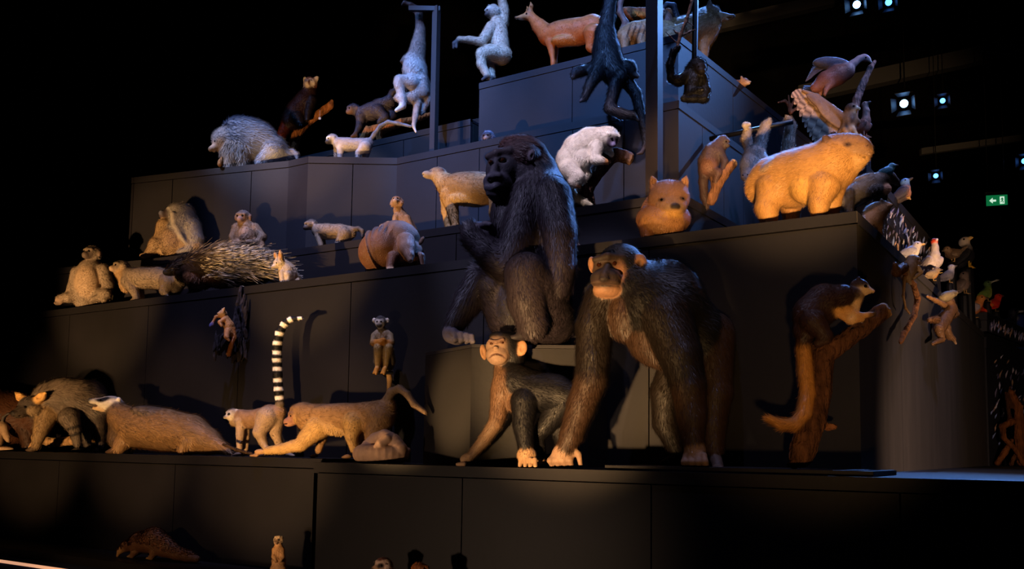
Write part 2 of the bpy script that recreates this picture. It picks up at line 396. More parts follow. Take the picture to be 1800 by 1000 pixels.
# ------------------------------------------------------------------ stepped display platform
def zr(z): return z+EYE
def tier(name, label, pts, z0, z1, back, pw=.62, trim=.055, mt='plinth', mts=None):
    """pts: plan polyline of the visible faces (left to right, world x,y); back: closing y"""
    root = tag(empty(name, (0, 0, zr(z0))), label, 'display platform')
    cen = np.mean(np.array(pts), 0)
    poly = [np.array(p, float) for p in pts]
    H = z1-z0
    for si, (a, b) in enumerate(zip(poly[:-1], poly[1:])):
        L = np.linalg.norm(b-a); t = (b-a)/L; nrm = np.array([t[1], -t[0]])        # outward
        m_ = (mts or {}).get(si, mt)
        k = max(1, round(L/pw)); g = .007
        def board(nm, s0, s1, za, zb, out, th=.03):
            V = []
            for zz in (za, zb):
                for (ss, oo) in ((s0, out), (s1, out), (s1, out-th), (s0, out-th)):
                    q = a+t*ss+nrm*oo; V.append((q[0], q[1], zz))
            meshobj(nm, V, BOXF, m_, root)
        for i in range(k):
            board('panel', L*i/k+(g if i else 0), L*(i+1)/k, 0, H-trim-.006, 0)
        board('fascia_board', 0, L, H-trim, H, .004, .034)
    # core and deck
    def prism(nm, inset, za, zb, m_):
        P = []
        for p in poly:
            P.append(p)
        q = [(p[0], p[1]+inset) for p in P]+[(P[-1][0], back), (P[0][0], back)]
        n = len(q); V = [(x, y, za) for x, y in q]+[(x, y, zb) for x, y in q]
        Fc = [tuple(range(n-1, -1, -1)), tuple(range(n, 2*n))]+[(i, (i+1) % n, n+(i+1) % n, n+i) for i in range(n)]
        return meshobj(nm, V, Fc, m_, root)
    prism('core', .04, 0, H-.03, 'plinth_core')
    prism('deck', .004, H-.022, H-.001, mt)
    return root
L1Z, L1LZ, W2Z, S3Z, S4Z, S5Z, TZ = -.09, -.07, 1.135, 1.555, 2.418, 2.89, 3.145
FLZ = -1.5
def slab(nm, x0, x1, y0, y1, z0, z1, m_, kind='structure', lab=None):
    o = meshobj(nm, boxv(x0, x1, y0, y1, zr(z0), zr(z1)), BOXF, m_)
    o['kind'] = kind
    if lab: o['label'] = lab
    return o
slab('floor', -16, 9, -4, 18, FLZ-.1, FLZ, 'hall_floor')
slab('wall_back', -16, 9, 17.8, 18, FLZ, 8.6, 'hall_black')
slab('wall_left', -16.2, -16, -4, 18, FLZ, 8.6, 'hall_black')
slab('wall_right', 9, 9.2, -4, 18, FLZ, 8.6, 'hall_black')
slab('ceiling', -16, 9, -4, 18, 8.6, 8.7, 'hall_black')
# low base under the lowest ledge, with a lit kerb in front of it
tier('low_platform', 'low dark base at the foot of the platform, bottom left', [(-10.5, 3.5), (-2.2, 3.5)], FLZ, -.72, 3.845, 1.2, mt='plinth_dimmed')
slab('floor_kerb', -10.5, -2.2, 3.34, 3.5, FLZ, -.77, mat('kerb_carpet', '#16264e', rough=.9, noise=.2, nscale=60))
led = meshobj('light_strip', boxv(-10.5, -2.2, 3.325, 3.34, zr(-.785), zr(-.768)), BOXF, mat('warm_strip', '#ffd9b0', emit='#ffb890', estr=.7))
tag(led, 'thin warm light strip along the floor kerb, bottom left corner', 'light strip')
tier('display_tier', 'lowest dark platform ledge carrying the badger and lemur', [(-10.5, 3.92), (-3.845, 3.92)], FLZ, L1LZ, 4.425, 1.3, mt='plinth_dimmed')
tier('display_tier', 'lowest dark platform ledge carrying the two chimpanzees', [(-3.84, 4.42), (-3.84, 3.85), (1.4, 3.85)], FLZ, L1Z, 12.5, 1.15, mt='plinth_dimmed')
# thin black tray at the end of the chimp ledge
tray = meshobj('display_board', boxv(-2.0, -.80, 3.90, 4.38, 0, .022), BOXF, 'plinth_dimmed', None, None, False, (0, 0, zr(L1Z)))
tag(tray, 'thin black board under the branch beside the corner', 'board')
tier('display_tier', 'long second tier of the platform with the big right corner', [(-10.5, 4.43), (-.96, 4.43), (-.95, 9.5)], L1Z, W2Z, 11, 1.02, mt='plinth_dimmed', mts={1: 'plinth_side_lit'})
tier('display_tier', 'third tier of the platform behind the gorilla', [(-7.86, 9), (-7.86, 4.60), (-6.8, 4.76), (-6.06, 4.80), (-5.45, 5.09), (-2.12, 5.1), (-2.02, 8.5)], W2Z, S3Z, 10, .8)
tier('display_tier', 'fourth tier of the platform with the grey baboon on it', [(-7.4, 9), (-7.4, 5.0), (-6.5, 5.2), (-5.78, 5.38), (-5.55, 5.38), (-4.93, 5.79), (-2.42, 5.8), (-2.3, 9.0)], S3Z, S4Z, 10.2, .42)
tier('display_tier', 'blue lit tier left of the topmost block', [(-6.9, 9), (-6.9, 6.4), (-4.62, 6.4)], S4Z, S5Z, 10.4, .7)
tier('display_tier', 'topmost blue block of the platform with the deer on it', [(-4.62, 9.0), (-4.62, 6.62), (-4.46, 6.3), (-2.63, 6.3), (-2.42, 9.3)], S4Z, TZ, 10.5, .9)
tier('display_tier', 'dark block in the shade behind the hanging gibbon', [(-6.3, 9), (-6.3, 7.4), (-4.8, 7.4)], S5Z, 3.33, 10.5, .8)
# rotated pedestal under the gorilla
zb = .552
c0 = ony(829, 605, 3.98); zb = c0[2]; c1 = onz(748, 620, zb); c2 = onz(1035, 607, zb)
def clipy(a, b, Y): return a+(b-a)*min(1, (Y-a[1])/(b[1]-a[1]))
c1 = clipy(c0, c1, 4.42); c2 = clipy(c0, c2, 4.42)
ped = tag(empty('pedestal', (c0[0], c0[1], zr(L1Z))), 'black box pedestal the gorilla sits on', 'pedestal')
q0, q1, q2 = np.zeros(2), (c1-c0)[:2], (c2-c0)[:2]
q4 = np.array([q2[0]+.05, 4.42-c0[1]]); q5 = np.array([q1[0], 4.42-c0[1]])
hP = zb-L1Z
def prismq(nm, q, za, zb_, m_, par):
    n = len(q); V = [(x, y, za) for x, y in q]+[(x, y, zb_) for x, y in q]
    Fc = [tuple(range(n-1, -1, -1)), tuple(range(n, 2*n))]+[(i, (i+1) % n, n+(i+1) % n, n+i) for i in range(n)]
    return meshobj(nm, V, Fc, m_, par)
prismq('body', [q1, q0, q2, q4, q5], 0, hP-.02, 'plinth_dimmed', ped)
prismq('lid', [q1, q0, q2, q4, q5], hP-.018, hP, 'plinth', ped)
# flecked side blocks on the right, where the birds perch
def flecks(root, a, b, z0, z1, n, out=.012, seed=1):
    r_ = np.random.default_rng(seed); a = np.array(a); b = np.array(b); L = np.linalg.norm(b-a); t = (b-a)/L; nr = np.array([t[1], -t[0]])
    V, Fc, C = [], [], []
    pal = [lin(x) for x in ('#8a849c', '#5d5874', '#a39cab', '#484460', '#8a6c58', '#6f7fb0')]
    for _ in range(n):
        sx, zz = r_.uniform(.02, L-.02), r_.uniform(z0+.03, z1-.03); ln, wd = r_.uniform(.015, .05), r_.uniform(.004, .011); an = r_.normal(0, .35)
        ax = np.array([math.sin(an), math.cos(an)]); px = np.array([ax[1], -ax[0]]); k = len(V); cc = pal[r_.integers(len(pal))]
        tilt = r_.uniform(.0, .03)
        for (i, j, o) in ((0, -1, 0), (1, 0, .006), (0, 1, tilt), (-1, 0, .006), (0, 0, .014), (0, 0, -.004)):
            s_, h_ = px*i*wd+ax*j*ln; q = a+t*(sx+s_)+nr*(out+o); V.append((q[0], q[1], zz+h_)); C.append(cc)
        for f in ((0, 1, 4), (1, 2, 4), (2, 3, 4), (3, 0, 4), (1, 0, 5), (2, 1, 5), (3, 2, 5), (0, 3, 5)): Fc.append(tuple(k+x for x in f))
    o = meshobj('flecks', V, Fc, 'bare_skin', root, np.array(C)); o['kind'] = 'stuff'; return o
rb = tier('bird_block', 'dark side block covered in pale flecks right of the capybara', [(-2.02, 6.3), (-1.3, 6.3), (-1.28, 8.65)], W2Z, 1.93, 9.3, 1.2, .07)
flecks(rb, (-1.3, 6.3), (-1.28, 8.65), .02, .72, 280, seed=3)
for za in (.50,):
    V = boxv(-1.31, -1.27, 6.3, 8.65, za, za+.06); meshobj('rail', V, BOXF, 'plinth', rb)
rc = tier('bird_block', 'low flecked kerb block behind the orange birds', [(-1.1, 9.36), (-.905, 9.36), (-.70, 10.7)], W2Z, 1.31, 10.9, 1.6, .07)
flecks(rc, (-.905, 9.36), (-.70, 10.7), .01, .13, 40, seed=5)
rd_ = tier('bird_block', 'dark flecked block behind the roots at the right edge', [(-.935, 9.52), (-.56, 11.9)], L1Z, 1.10, 12.3, 3, .1)
flecks(rd_, (-.935, 9.52), (-.56, 11.9), .1, 1.1, 150, seed=6)
# ------------------------------------------------------------------ posts and rods
def rod(nm, label, cat, pts, r, m_='post_metal', n=10, D=None):
    P = [np.array(p)+CAM for p in pts]; o0 = P[0]
    V, Fc = tube([p-o0 for p in P], r, n); o = meshobj(nm, V, Fc, m_, None, None, n > 6, o0); return tag(o, label, cat)
# square post with arm (left), square post (centre)
pA = ony(762, 265, 6.05)
root = tag(empty('gallows_post', (pA[0], pA[1], zr(S4Z))), 'slim square post with a short top arm holding the pale gibbon', 'post')
top = ond(762, 12, pA@F); hA = top[2]-S4Z
def sqbar(nm, a, b, hw, par, m_):
    a = np.array(a, float); b = np.array(b, float); t = (b-a)/np.linalg.norm(b-a)
    s1 = np.cross(t, [0, 0, 1.]) if abs(t[2]) < .9 else np.array([1., 0, 0]); s1 /= np.linalg.norm(s1); s2 = np.cross(t, s1)
    V = [p+i*s1*hw+j*s2*hw for p in (a, b) for i, j in ((-1, -1), (1, -1), (1, 1), (-1, 1))]
    return meshobj(nm, V, BOXF, m_, par)
sqbar('pole', (0, 0, 0), (0, 0, hA), .026, root, 'post_metal')
ar = -R*.24; sqbar('arm', (*(R*.03)[:2], hA-.02), (*(ar)[:2], hA-.02), .02, root, 'post_metal')
pB = ony(1150, 350, 5.35)
rootB = tag(empty('square_post', (pB[0], pB[1], zr(S3Z))), 'tall square brownish post beside the hanging black monkeys', 'post')
sqbar('pole', (0, 0, 0), (0, 0, 3.2), .042, rootB, 'post_metal')
sqbar('bracket', (0, 0, 2.6), (*(-R*.36)[:2], 2.6), .03, rootB, 'post_metal')
sqbar('bracket', (0, 0, 2.6), (*(R*.36)[:2], 2.6), .03, rootB, 'post_metal')
# ------------------------------------------------------------------ hall: tracks, projector lamps, exit sign
def track(label, uv0, uv1, D0, D1, hw=.09):
    a, b = ond(*uv0, D0)+CAM, ond(*uv1, D1)+CAM; o0 = a.copy()
    s1 = np.cross(b-a, [0, 0, 1.]); s1 /= np.linalg.norm(s1); up_ = np.array([0, 0, 1.])
    V = [p-o0+i*s1*hw+j*up_*hw*1.2 for p in (a, b) for i, j in ((-1, -1), (1, -1), (1, 1), (-1, 1))]
    t = tag(meshobj('lighting_track', V, BOXF, mat('track_grey', '#34353a', rough=.6), None, None, False, o0), label, 'lighting track')
track('dark ceiling lighting track at the top edge above the wolf', (1250, 48), (1560, -22), 12.5, 12.5, .07)
track('dark ceiling lighting track behind the vulture and bright lamp', (1400, 168), (1830, 74), 12.2, 12.2, .09)
track('pale ceiling track above the green exit sign', (1618, 267), (1830, 238), 12, 12, .035)
lamp_glow = mat('lamp_glow', '#cfe4ff', emit='#7ab8ff', estr=14)
lamp_glow2 = mat('lamp_glow_dim', '#9cc0ff', emit='#4a90ff', estr=5)
def projector(label, u, v, D, r, glow, aim=None, yoke=True, tilt=25):
    P = ond(u, v, D)+CAM
    root = tag(empty('stage_lamp', P), label, 'stage lamp', 'blue stage lamps hanging from the ceiling')
    ax = np.array([-.45*R[i]-.75*F[i] for i in range(3)])+np.array([0, 0, -.35]); ax /= np.linalg.norm(ax)
    V, Fc = tube([-ax*r*2.6, -ax*r*1.2, -ax*r*.2, ax*r*.0], [r*.55, r*.8, r*1.0, r*1.05], 14); meshobj('housing', V, Fc, 'black_metal', root, None, True)
    V, Fc = tube([ax*r*.01, ax*r*.06], [r*.62, r*.5], 16); meshobj('lens', V, Fc, glow, root, None, True)
    a1 = np.cross(ax, [0, 0, 1]); a1 /= np.linalg.norm(a1); a2 = np.cross(a1, ax)
    for s1, s2 in ((a1, a2), (-a1, a2), (a2, a1), (-a2, a1)):
        q = [s1*r*1.05-s2*r*.8, s1*r*1.05+s2*r*.8, s1*r*1.7+s2*r*1.1+ax*r*1.2, s1*r*1.7-s2*r*1.1+ax*r*1.2]
        V = [*q, *[x+s1*r*.06 for x in q]]; meshobj('barn_door', V, BOXF, mat('door_metal', '#1a2436', rough=.5), root)
    V, Fc = tube([a1*r*1.15-ax*r, a1*r*1.2+np.array([0, 0, r*1.6])-ax*r, -a1*r*1.2+np.array([0, 0, r*1.6])-ax*r, -a1*r*1.15-ax*r], r*.1, 6); meshobj('yoke', V, Fc, 'black_metal', root)
    V, Fc = tube([np.array([0, 0, r*1.6])-ax*r, np.array([0, 0, 8.6+EYE-P[2]])-ax*r], r*.12, 6); meshobj('hanger', V, Fc, 'black_metal', root)
for (lb, u, v, r, g) in [('brightest blue stage lamp right of the vulture', 1589, 182, .085, lamp_glow), ('blue stage lamp just right of the brightest lamp', 1657, 177, .055, lamp_glow2),
        ('bright blue stage lamp at the top edge, left of its pair', 1506, 8, .08, lamp_glow), ('dimmer blue stage lamp at the top edge, right of its pair', 1562, 4, .07, lamp_glow2),
        ('small blue stage lamp left of the exit sign', 1645, 309, .05, lamp_glow2), ('stage lamp cut by the right edge above the exit sign', 1801, 283, .06, lamp_glow2)]:
    projector(lb, u, v, 11.8, r, g)
# exit sign
es = ond(1752, 351, 11.5)+CAM
root = tag(empty('exit_sign', es), 'green emergency exit sign with white arrow and running figure', 'exit sign')
sE = 11.5/FP
def E3(x, y, o=0): return R*(x*sE)+Z*(y*sE)-F*o
def plate(nm, poly, o0, o1, m_, par):
    n = len(poly); V = [E3(x, y, o0) for x, y in poly]+[E3(x, y, o1) for x, y in poly]
    Fc = [tuple(range(n-1, -1, -1)), tuple(range(n, 2*n))]+[(i, (i+1) % n, n+(i+1) % n, n+i) for i in range(n)]
    return meshobj(nm, V, Fc, m_, par)
plate('housing', [(-20, -13), (20, -10), (20, 12), (-20, 9)], -.03, 0, 'black_metal', root)
plate('panel', [(-19, -12), (19, -9), (19, 9.5), (-19, 7)], 0, .008, mat('sign_green', '#0f7a46', emit='#12824a', estr=.55), root)
wm = mat('sign_white', '#eafff2', emit='#e0ffe8', estr=.8)
plate('arrow', [(-14, -2.4), (-8, 3), (-8, -.6), (-2, -.2), (-2, -3.6), (-8, -4.1), (-8, -7.2)], .008, .012, wm, root)
plate('door_pictogram', [(5, -8), (13, -7.4), (13, 6), (5, 5.4)], .008, .012, wm, root)
for x_ in (-15, 15):
    V, Fc = tube([E3(x_, 13, -.01), E3(x_, 13, -.01)+Z*(8.6+EYE-es[2]-13*sE)], .006, 6); meshobj('hanger', V, Fc, 'black_metal', root)
gm = MATS['sign_green']
fg = plate('running_figure', [(8, 3.4), (9.6, 3.6), (9.9, 2), (11.6, .6), (11, -.2), (9.8, .6), (9.6, -1.4), (11, -3.4), (10.6, -6.2), (9.6, -6.2), (9.8, -3.8), (8.4, -2.4), (7.4, -4.6), (5.8, -4.6), (5.9, -3.7), (7, -3.6), (8, -.6), (7.6, .6), (6.4, -.4), (5.8, .3), (7.6, 2)], .012, .016, gm, root)
plate('top_bar', [(-21, 9), (21, 12), (21, 16), (-21, 13)], -.03, .01, mat('sign_bar', '#3a3d3c', rough=.5), root)
# ================================================================== GORILLA
K = '#231d23'; KD = '#161216'; SK = '#2e2a31'
g = Body('gorilla', 'seated black gorilla with folded arm on the black box pedestal', 'gorilla', 920, 480, y=4.20, yaw=33, zl=zb, vox=1.6, blend=1.5, hairs=46000, hw=.6, comb=.22)
g.c(K, 10, (936, 322, 12, 42), (945, 352, 18, 58), (945, 410, 22, 60), (938, 480, 20, 62), (935, 548, 20, 56))
g.e(KD, 5, 905, 530, -8, 44, 62, 46); g.e(K, 9, 905, 380, -18, 44, 55, 36)
g.c(K, 9, (940, 270, 22, 22), (954, 298, 28, 25), (968, 340, 26, 32))
# head
g.plane(925, 300, 0)
g.e('#3a2626', 6, 912, 284, 8, 44, 38, 48, flow=(1, -.3)); g.e('#472c29', 7, 918, 262, 10, 42, 23, 34, rot=-6, flow=(1, -.2))
g.e(SK, 0, 886, 303, -12, 33, 37, 34); g.e('#2a242a', 3, 914, 312, -8, 28, 34, 30)
g.c('#332a2e', 0, (858, 277, -25, 6), (874, 271, -36, 8), (896, 268, -32, 9), (912, 276, -16, 9))
g.c(SK, 0, (872, 286, -38, 6), (868, 304, -48, 8))
g.e('#34303a', 0, 874, 322, -32, 25, 19, 24); g.e('#2a262c', 0, 877, 342, -24, 21, 15, 20)
g.c('#34303a', 0, (857, 331, -42, 7), (872, 331, -52, 8), (893, 323, -38, 7)); g.c('#2c282f', 0, (859, 342, -40, 5), (875, 342, -46, 6), (894, 332, -36, 5))
g.e('#3a3640', 0, 868, 312, -54, 13, 8, 8); g.e('#3a3640', 0, 861, 314, -56, 6, 6, 6); g.e('#3a3640', 0, 876, 312, -55, 7, 6.5, 7)
g.sub(860.5, 315.5, -63, 3.2, 2.4, 6, 15); g.sub(873.5, 314.5, -63, 3.4, 2.4, 6, -15)
g.sub(862, 287, -45, 7, 4.5, 9); g.sub(884, 283, -45, 8.5, 4.8, 9)
g.sub(876, 333.5, -60, 24, 1.3, 12, rot=17)
g.eye(863, 287, -38, 4.6, 'eye_brown'); g.eye(884, 283.5, -39, 4.8, 'eye_brown')
g.e('#4a4048', 0, 935, 275, -38, 6.5, 12, 6, rot=-12); g.sub(935, 276, -45, 3.2, 7, 5, rot=-12); g.p('#0c0a0c', 876, 333, -52, 24, 1.8, 16, rot=17, soft=.3)
g.plane(925, 450, 33)
# arm on the right, hanging, elbow out; forearm crossing behind the knee
g.c(K, 13, (968, 348, -8, 38), (984, 410, -22, 30), (986, 470, -30, 25), (982, 505, -36, 21))
g.c(K, 9, (982, 500, -36, 21), (945, 505, -55, 18), (905, 495, -60, 15))
# folded arm
g.c(K, 12, (930, 352, -20, 38), (912, 420, -42, 33), (898, 466, -58, 30))
g.c(K, 11, (894, 468, -58, 31), (862, 446, -72, 26), (834, 420, -80, 22), (829, 408, -78, 19))
g.c('#38333c', 0, (834, 404, -78, 13), (850, 401, -74, 10))
for i, (x, y) in enumerate(((858, 398), (861, 402), (862, 407), (858, 411))): g.c('#3d3842', 0, (847, 400+i*3, -78+i*2, 5), (x, y-1, -86+i*3, 4.6), (x+8, y+4, -78+i*3, 4))
g.c('#3d3842', 0, (842, 398, -86, 5), (853, 395, -92, 4.4), (862, 396, -90, 3.8))
# near leg: knee up
g.c(K, 9, (958, 556, -10, 48), (938, 505, -58, 42), (925, 482, -80, 36))
g.c('#2a2327', 9, (924, 484, -84, 36), (926, 530, -86, 33), (936, 570, -80, 26), (938, None, -60, 20))
g.e('#2a2327', 8, 968, 570, 10, 42, 36, 40)
g.c('#1c181c', 0, (938, None, -70, 12), (918, None, -86, 10)); 
for i in range(4): g.c('#1c181c', 0, (914-i*5, None, -88+i*8, 5.4), (900-i*3, None, -94+i*9, 4.6))
# far leg stretched to the corner of the box, curled toes
g.c(K, 10, (900, 560, 0, 44), (872, 510, -30, 36), (850, 488, -44, 30))
g.c(K, 13, (848, 492, -46, 30), (826, 528, -50, 27), (806, 560, -54, 20), (796, 578, -56, 16))
FT = '#67616a'
g.e(FT, 0, 794, 588, -58, 17, 18, 17, rot=20); g.e(FT, 0, 803, 596, -64, 18, 12, 15)
for i, (x, y) in enumerate(((797, 587), (808, 588), (818.5, 590), (828, 592))):
    g.c(FT, 0, (x-4, y-2, -74+i*3, 4.4-i*.3), (x+2, y+0, -88+i*3, 4.3-i*.3), (x+4, y+10, -90+i*3, 4-i*.3), (x+1, y+14, -80+i*3, 3.6-i*.3))
g.c(FT, 0, (786, 582, -72, 6.5), (797, 584, -82, 6.2), (804, 591, -82, 5.5))
g.build()
# ================================================================== ADULT CHIMPANZEE
B_ = '#16100c'; BB = '#2e1f15'; BS = '#5e4433'
c = Body('chimpanzee', 'large black chimpanzee walking on its knuckles with pale chin', 'chimpanzee', 1110, 640, y=4.12, yaw=33, zl=L1Z, vox=1.6, blend=1.6, hairs=48000, hw=.6, comb=.22)
c.c('#0f0d0c', 13, (1118, 492, 22, 40), (1130, 520, 10, 62), (1160, 545, 26, 84), (1205, 585, 62, 66), (1245, 610, 96, 46))
c.e(BB, 12, 1110, 556, -14, 50, 48, 44); c.e(BB, 10, 1155, 600, 4, 56, 46, 52, rot=-25)
c.e('#0f0d0c', 13, 1172, 505, 22, 50, 48, 46); c.e(BB, 11, 1248, 606, 84, 42, 58, 40, rot=-20)
# head
c.plane(1100, 480, 0, -6)
c.e('#0f0d0c', 7, 1091, 470, 2, 42, 41, 44, flow=(.6, -.6)); c.e('#0f0d0c', 8, 1106, 500, -4, 30, 34, 36)
c.e('#3a2b22', 0, 1070, 473, -27, 29, 25, 18); c.c('#2c211b', 0, (1046, 458, -36, 5.5), (1068, 452, -44, 6.5), (1094, 455, -36, 6))
c.e('#2b221e', 0, 1065, 491, -40, 27, 17, 24); c.e('#76563f', 0, 1068, 512, -38, 26, 13, 20); c.e('#3a2c24', 0, 1064, 499, -46, 25, 7, 20); c.p('#0e0a09', 1064, 504.5, -60, 24, 1.5, 18, soft=.3)
c.c('#2b221e', 0, (1068, 470, -46, 6), (1062, 486, -62, 7)); c.e('#241d1b', 0, 1062, 492, -66, 8, 4.5, 5)
c.sub(1059, 493.5, -73, 2, 1.5, 4); c.sub(1066, 493.5, -73, 2, 1.5, 4)
c.sub(1064, 504.5, -74, 23, 1.4, 16, rot=1)
c.sub(1053, 466, -51, 7, 4, 8); c.sub(1080, 464, -51, 8, 4.2, 8)
c.eye(1053, 467, -41, 4.4, 'eye_brown'); c.eye(1080, 465, -42, 4.6, 'eye_brown')
c.p('#8a6248', 1088, 482, -32, 10, 18, 20, soft=.5); c.p('#76563f', 1067, 516, -48, 20, 9, 20)
EAR = '#875f42'
c.e(EAR, 0, 1124, 464, -34, 13, 17, 6, rot=-8, yaw=-20); c.sub(1124, 466, -44, 8, 11, 9, rot=-8, yaw=-20); c.p('#3a241a', 1123, 467, -36, 5, 7, 6, soft=.5); c.sub(1040, 467, -26, 4, 10, 7, rot=8, yaw=30)
c.e(EAR, 0, 1041, 467, -18, 8, 15, 6, rot=8, yaw=30)
c.plane(1100, 600, 33, 6)
# left-of-picture arm
c.c(B_, 13, (1066, 530, -24, 40), (1046, 575, -40, 34), (1043, 625, -48, 30), (1040, 668, -52, 29))
c.c(BB, 11, (1040, 668, -52, 29), (1023, 712, -60, 26), (1006, 762, -66, 21), (996, 786, -68, 17))
HN = '#7d6350'
c.e(HN, 2, 990, 797, -70, 20, 17, 15, rot=25)
for i in range(4): c.c(HN, 0, (976+i*10, 800, -78+i*5, 5.4), (967+i*11.5, 811, -88+i*5, 5), (970+i*11.5, None, -82+i*5, 4.4))
c.c(HN, 0, (1006, 790, -62, 6.5), (1017, 800, -64, 5), (1021, None, -64, 4))
# right-of-picture arm
c.c(B_, 12, (1170, 560, -22, 46), (1196, 625, -34, 36), (1210, 680, -38, 29))
c.c(BB, 10, (1210, 680, -38, 29), (1216, 730, -40, 25), (1218, 776, -44, 19))
c.e(HN, 2, 1222, 796, -48, 18, 20, 15)
for i in range(4): c.c(HN, 0, (1206+i*10.5, 802, -58, 5.2), (1203+i*12, 814, -66, 4.9), (1204+i*13, None, -58, 4.3))
# hind legs
c.c(BB, 10, (1245, 625, 84, 46), (1256, 690, 76, 32), (1252, 745, 70, 25), (1256, 795, 66, 17)); c.c('#4a3a30', 0, (1256, 806, 62, 12), (1262, None, 36, 9))
for i in range(3): c.c('#4a3a30', 0, (1258+i*4, None, 40, 5), (1256+i*6, None, 22, 4))
c.c(B_, 10, (1200, 640, 66, 42), (1172, 690, 46, 29), (1170, 745, 52, 23), (1192, 795, 62, 16)); c.c('#2c241f', 0, (1190, 808, 60, 11), (1166, None, 44, 8))
c.build()
# ================================================================== YOUNG CHIMPANZEE
y = Body('chimpanzee', 'young chimpanzee with pale frowning face and large ears', 'chimpanzee', 900, 720, y=3.99, yaw=33, zl=L1Z, vox=1.1, blend=1.0, hairs=20000, hw=.55, comb=.2)
DB = '#0c0b0e'; CB = '#5a4230'
y.c(DB, 8, (890, 645, 2, 20), (908, 672, 6, 33), (940, 688, 18, 36), (975, 692, 30, 34), (1000, 700, 42, 28))
y.e(CB, 9, 888, 680, -14, 24, 34, 20, rot=-8); y.e(CB, 8, 912, 706, -4, 24, 22, 20, rot=-20); y.c(CB, 7, (880, 640, -6, 11), (884, 665, -14, 17))
y.plane(892, 620, 0)
y.e(DB, 4, 884, 596, -4, 25, 13, 20, rot=-8, flow=(.8, .3)); y.e(DB, 5, 890, 612, 4, 31, 30, 30, flow=(.6, -.6)); y.e(DB, 7, 902, 628, 8, 22, 24, 26)
FC = '#77604f'
y.e(FC, 0, 876, 609, -15, 22, 19, 14); y.e(FC, 0, 874, 624, -20, 20, 17, 15); y.e(FC, 0, 874, 632, -20, 15, 10, 12)
y.c('#6a5244', 0, (861, 599, -26, 3), (872, 601, -30, 3), (884, 597, -27, 3.2)); y.e(FC, 0, 871, 611, -33, 4.5, 3, 4)
y.sub(869, 612, -38, 1.2, 1, 3); y.sub(873, 612, -38, 1.2, 1, 3)
y.sub(863, 603.5, -31, 4.6, 2.7, 5); y.sub(884, 601.5, -31, 5, 2.8, 5)
for (a, b_, w_) in ((862, 627, -40), (867, 623.5, -16), (874, 622.2, 0), (881, 624, 16), (886, 627.5, 40)): y.sub(a, b_, -38, 5, 1.2, 9, rot=-w_); y.p('#4a3228', a, b_, -34, 5.5, 1.3, 9, rot=-w_, soft=.4)
y.p('#5d463a', 864, 603, -28, 6, 3.5, 8, soft=.3); y.p('#5d463a', 883, 601, -28, 6, 3.5, 8, soft=.3)
y.eye(864, 604, -25.5, 3, 'eye_brown'); y.eye(883.5, 602, -25.5, 3, 'eye_brown')
E2 = '#8a6546'
y.e(E2, 0, 917, 612, -18, 10, 14, 4, rot=-8, yaw=-15); y.sub(917, 613, -25, 6, 9, 5, rot=-8, yaw=-15)
y.e(E2, 0, 850, 619, 0, 7, 14, 4, rot=12, yaw=30); y.sub(850, 619, -7, 4.5, 9, 5, rot=12, yaw=30)
y.plane(892, 700, 33)
y.c(CB, 8, (882, 690, -14, 20), (876, 728, -24, 15), (872, 742, -28, 13)); y.c('#6b5440', 8, (872, 742, -28, 13), (852, 772, -36, 11), (832, 796, -42, 9))
h2 = '#9a7a5a'
y.e(h2, 2, 822, 804, -44, 14, 8, 9, rot=20)
for i in range(4): y.c(h2, 0, (816, None, -56+i*6, 4), (804+i*2, None, -58+i*7, 3.2))
y.c(DB, 8, (922, 706, -16, 24), (920, 748, -24, 18), (924, 782, -28, 14)); y.e(h2, 6, 926, 800, -30, 17, 15, 13)
for i in range(4): y.c(h2, 0, (916+i*8, 808, -40, 4.5), (914+i*9, None, -46, 3.6))
y.c(DB, 7, (990, 708, 36, 28), (962, 745, 24, 17), (944, 765, 18, 13), (950, 800, 22, 10)); y.c(h2, 2, (952, None, 20, 8), (938, None, 4, 6))
y.c(DB, 7, (1000, 715, 54, 24), (985, 760, 52, 15), (992, 800, 52, 10), (975, None, 42, 8))
y.build()
# ================================================================== LOWEST LEDGE, LEFT
ZL = L1LZ
# brown shaggy animal cut by the left edge
b = Body('brown_mammal', 'dark reddish brown furry animal cut off by the left edge', 'animal', 20, 745, y=4.15, zl=ZL, yaw=20, vox=1.4, blend=1.2, hairs=7000)
b.c('#4a2c1a', 8, (62, 735, -6, 26), (30, 735, 0, 44), (-20, 730, 5, 46), (-70, 735, 10, 40))
b.c('#3a2418', 8, (45, 745, -14, 20), (50, 775, -16, 12), (48, None, -16, 9)); b.c('#3a2418', 8, (5, 755, 14, 22), (5, None, 14, 10)); b.c('#3a2418', 8, (-55, 755, -10, 20), (-55, None, -10, 9)); b.c('#3a2418', 8, (-75, 755, 10, 20), (-78, None, 10, 9))
b.e('#40271a', 6, 72, 752, -8, 18, 18, 16); b.eye(82, 748, -18, 2)
b.build()
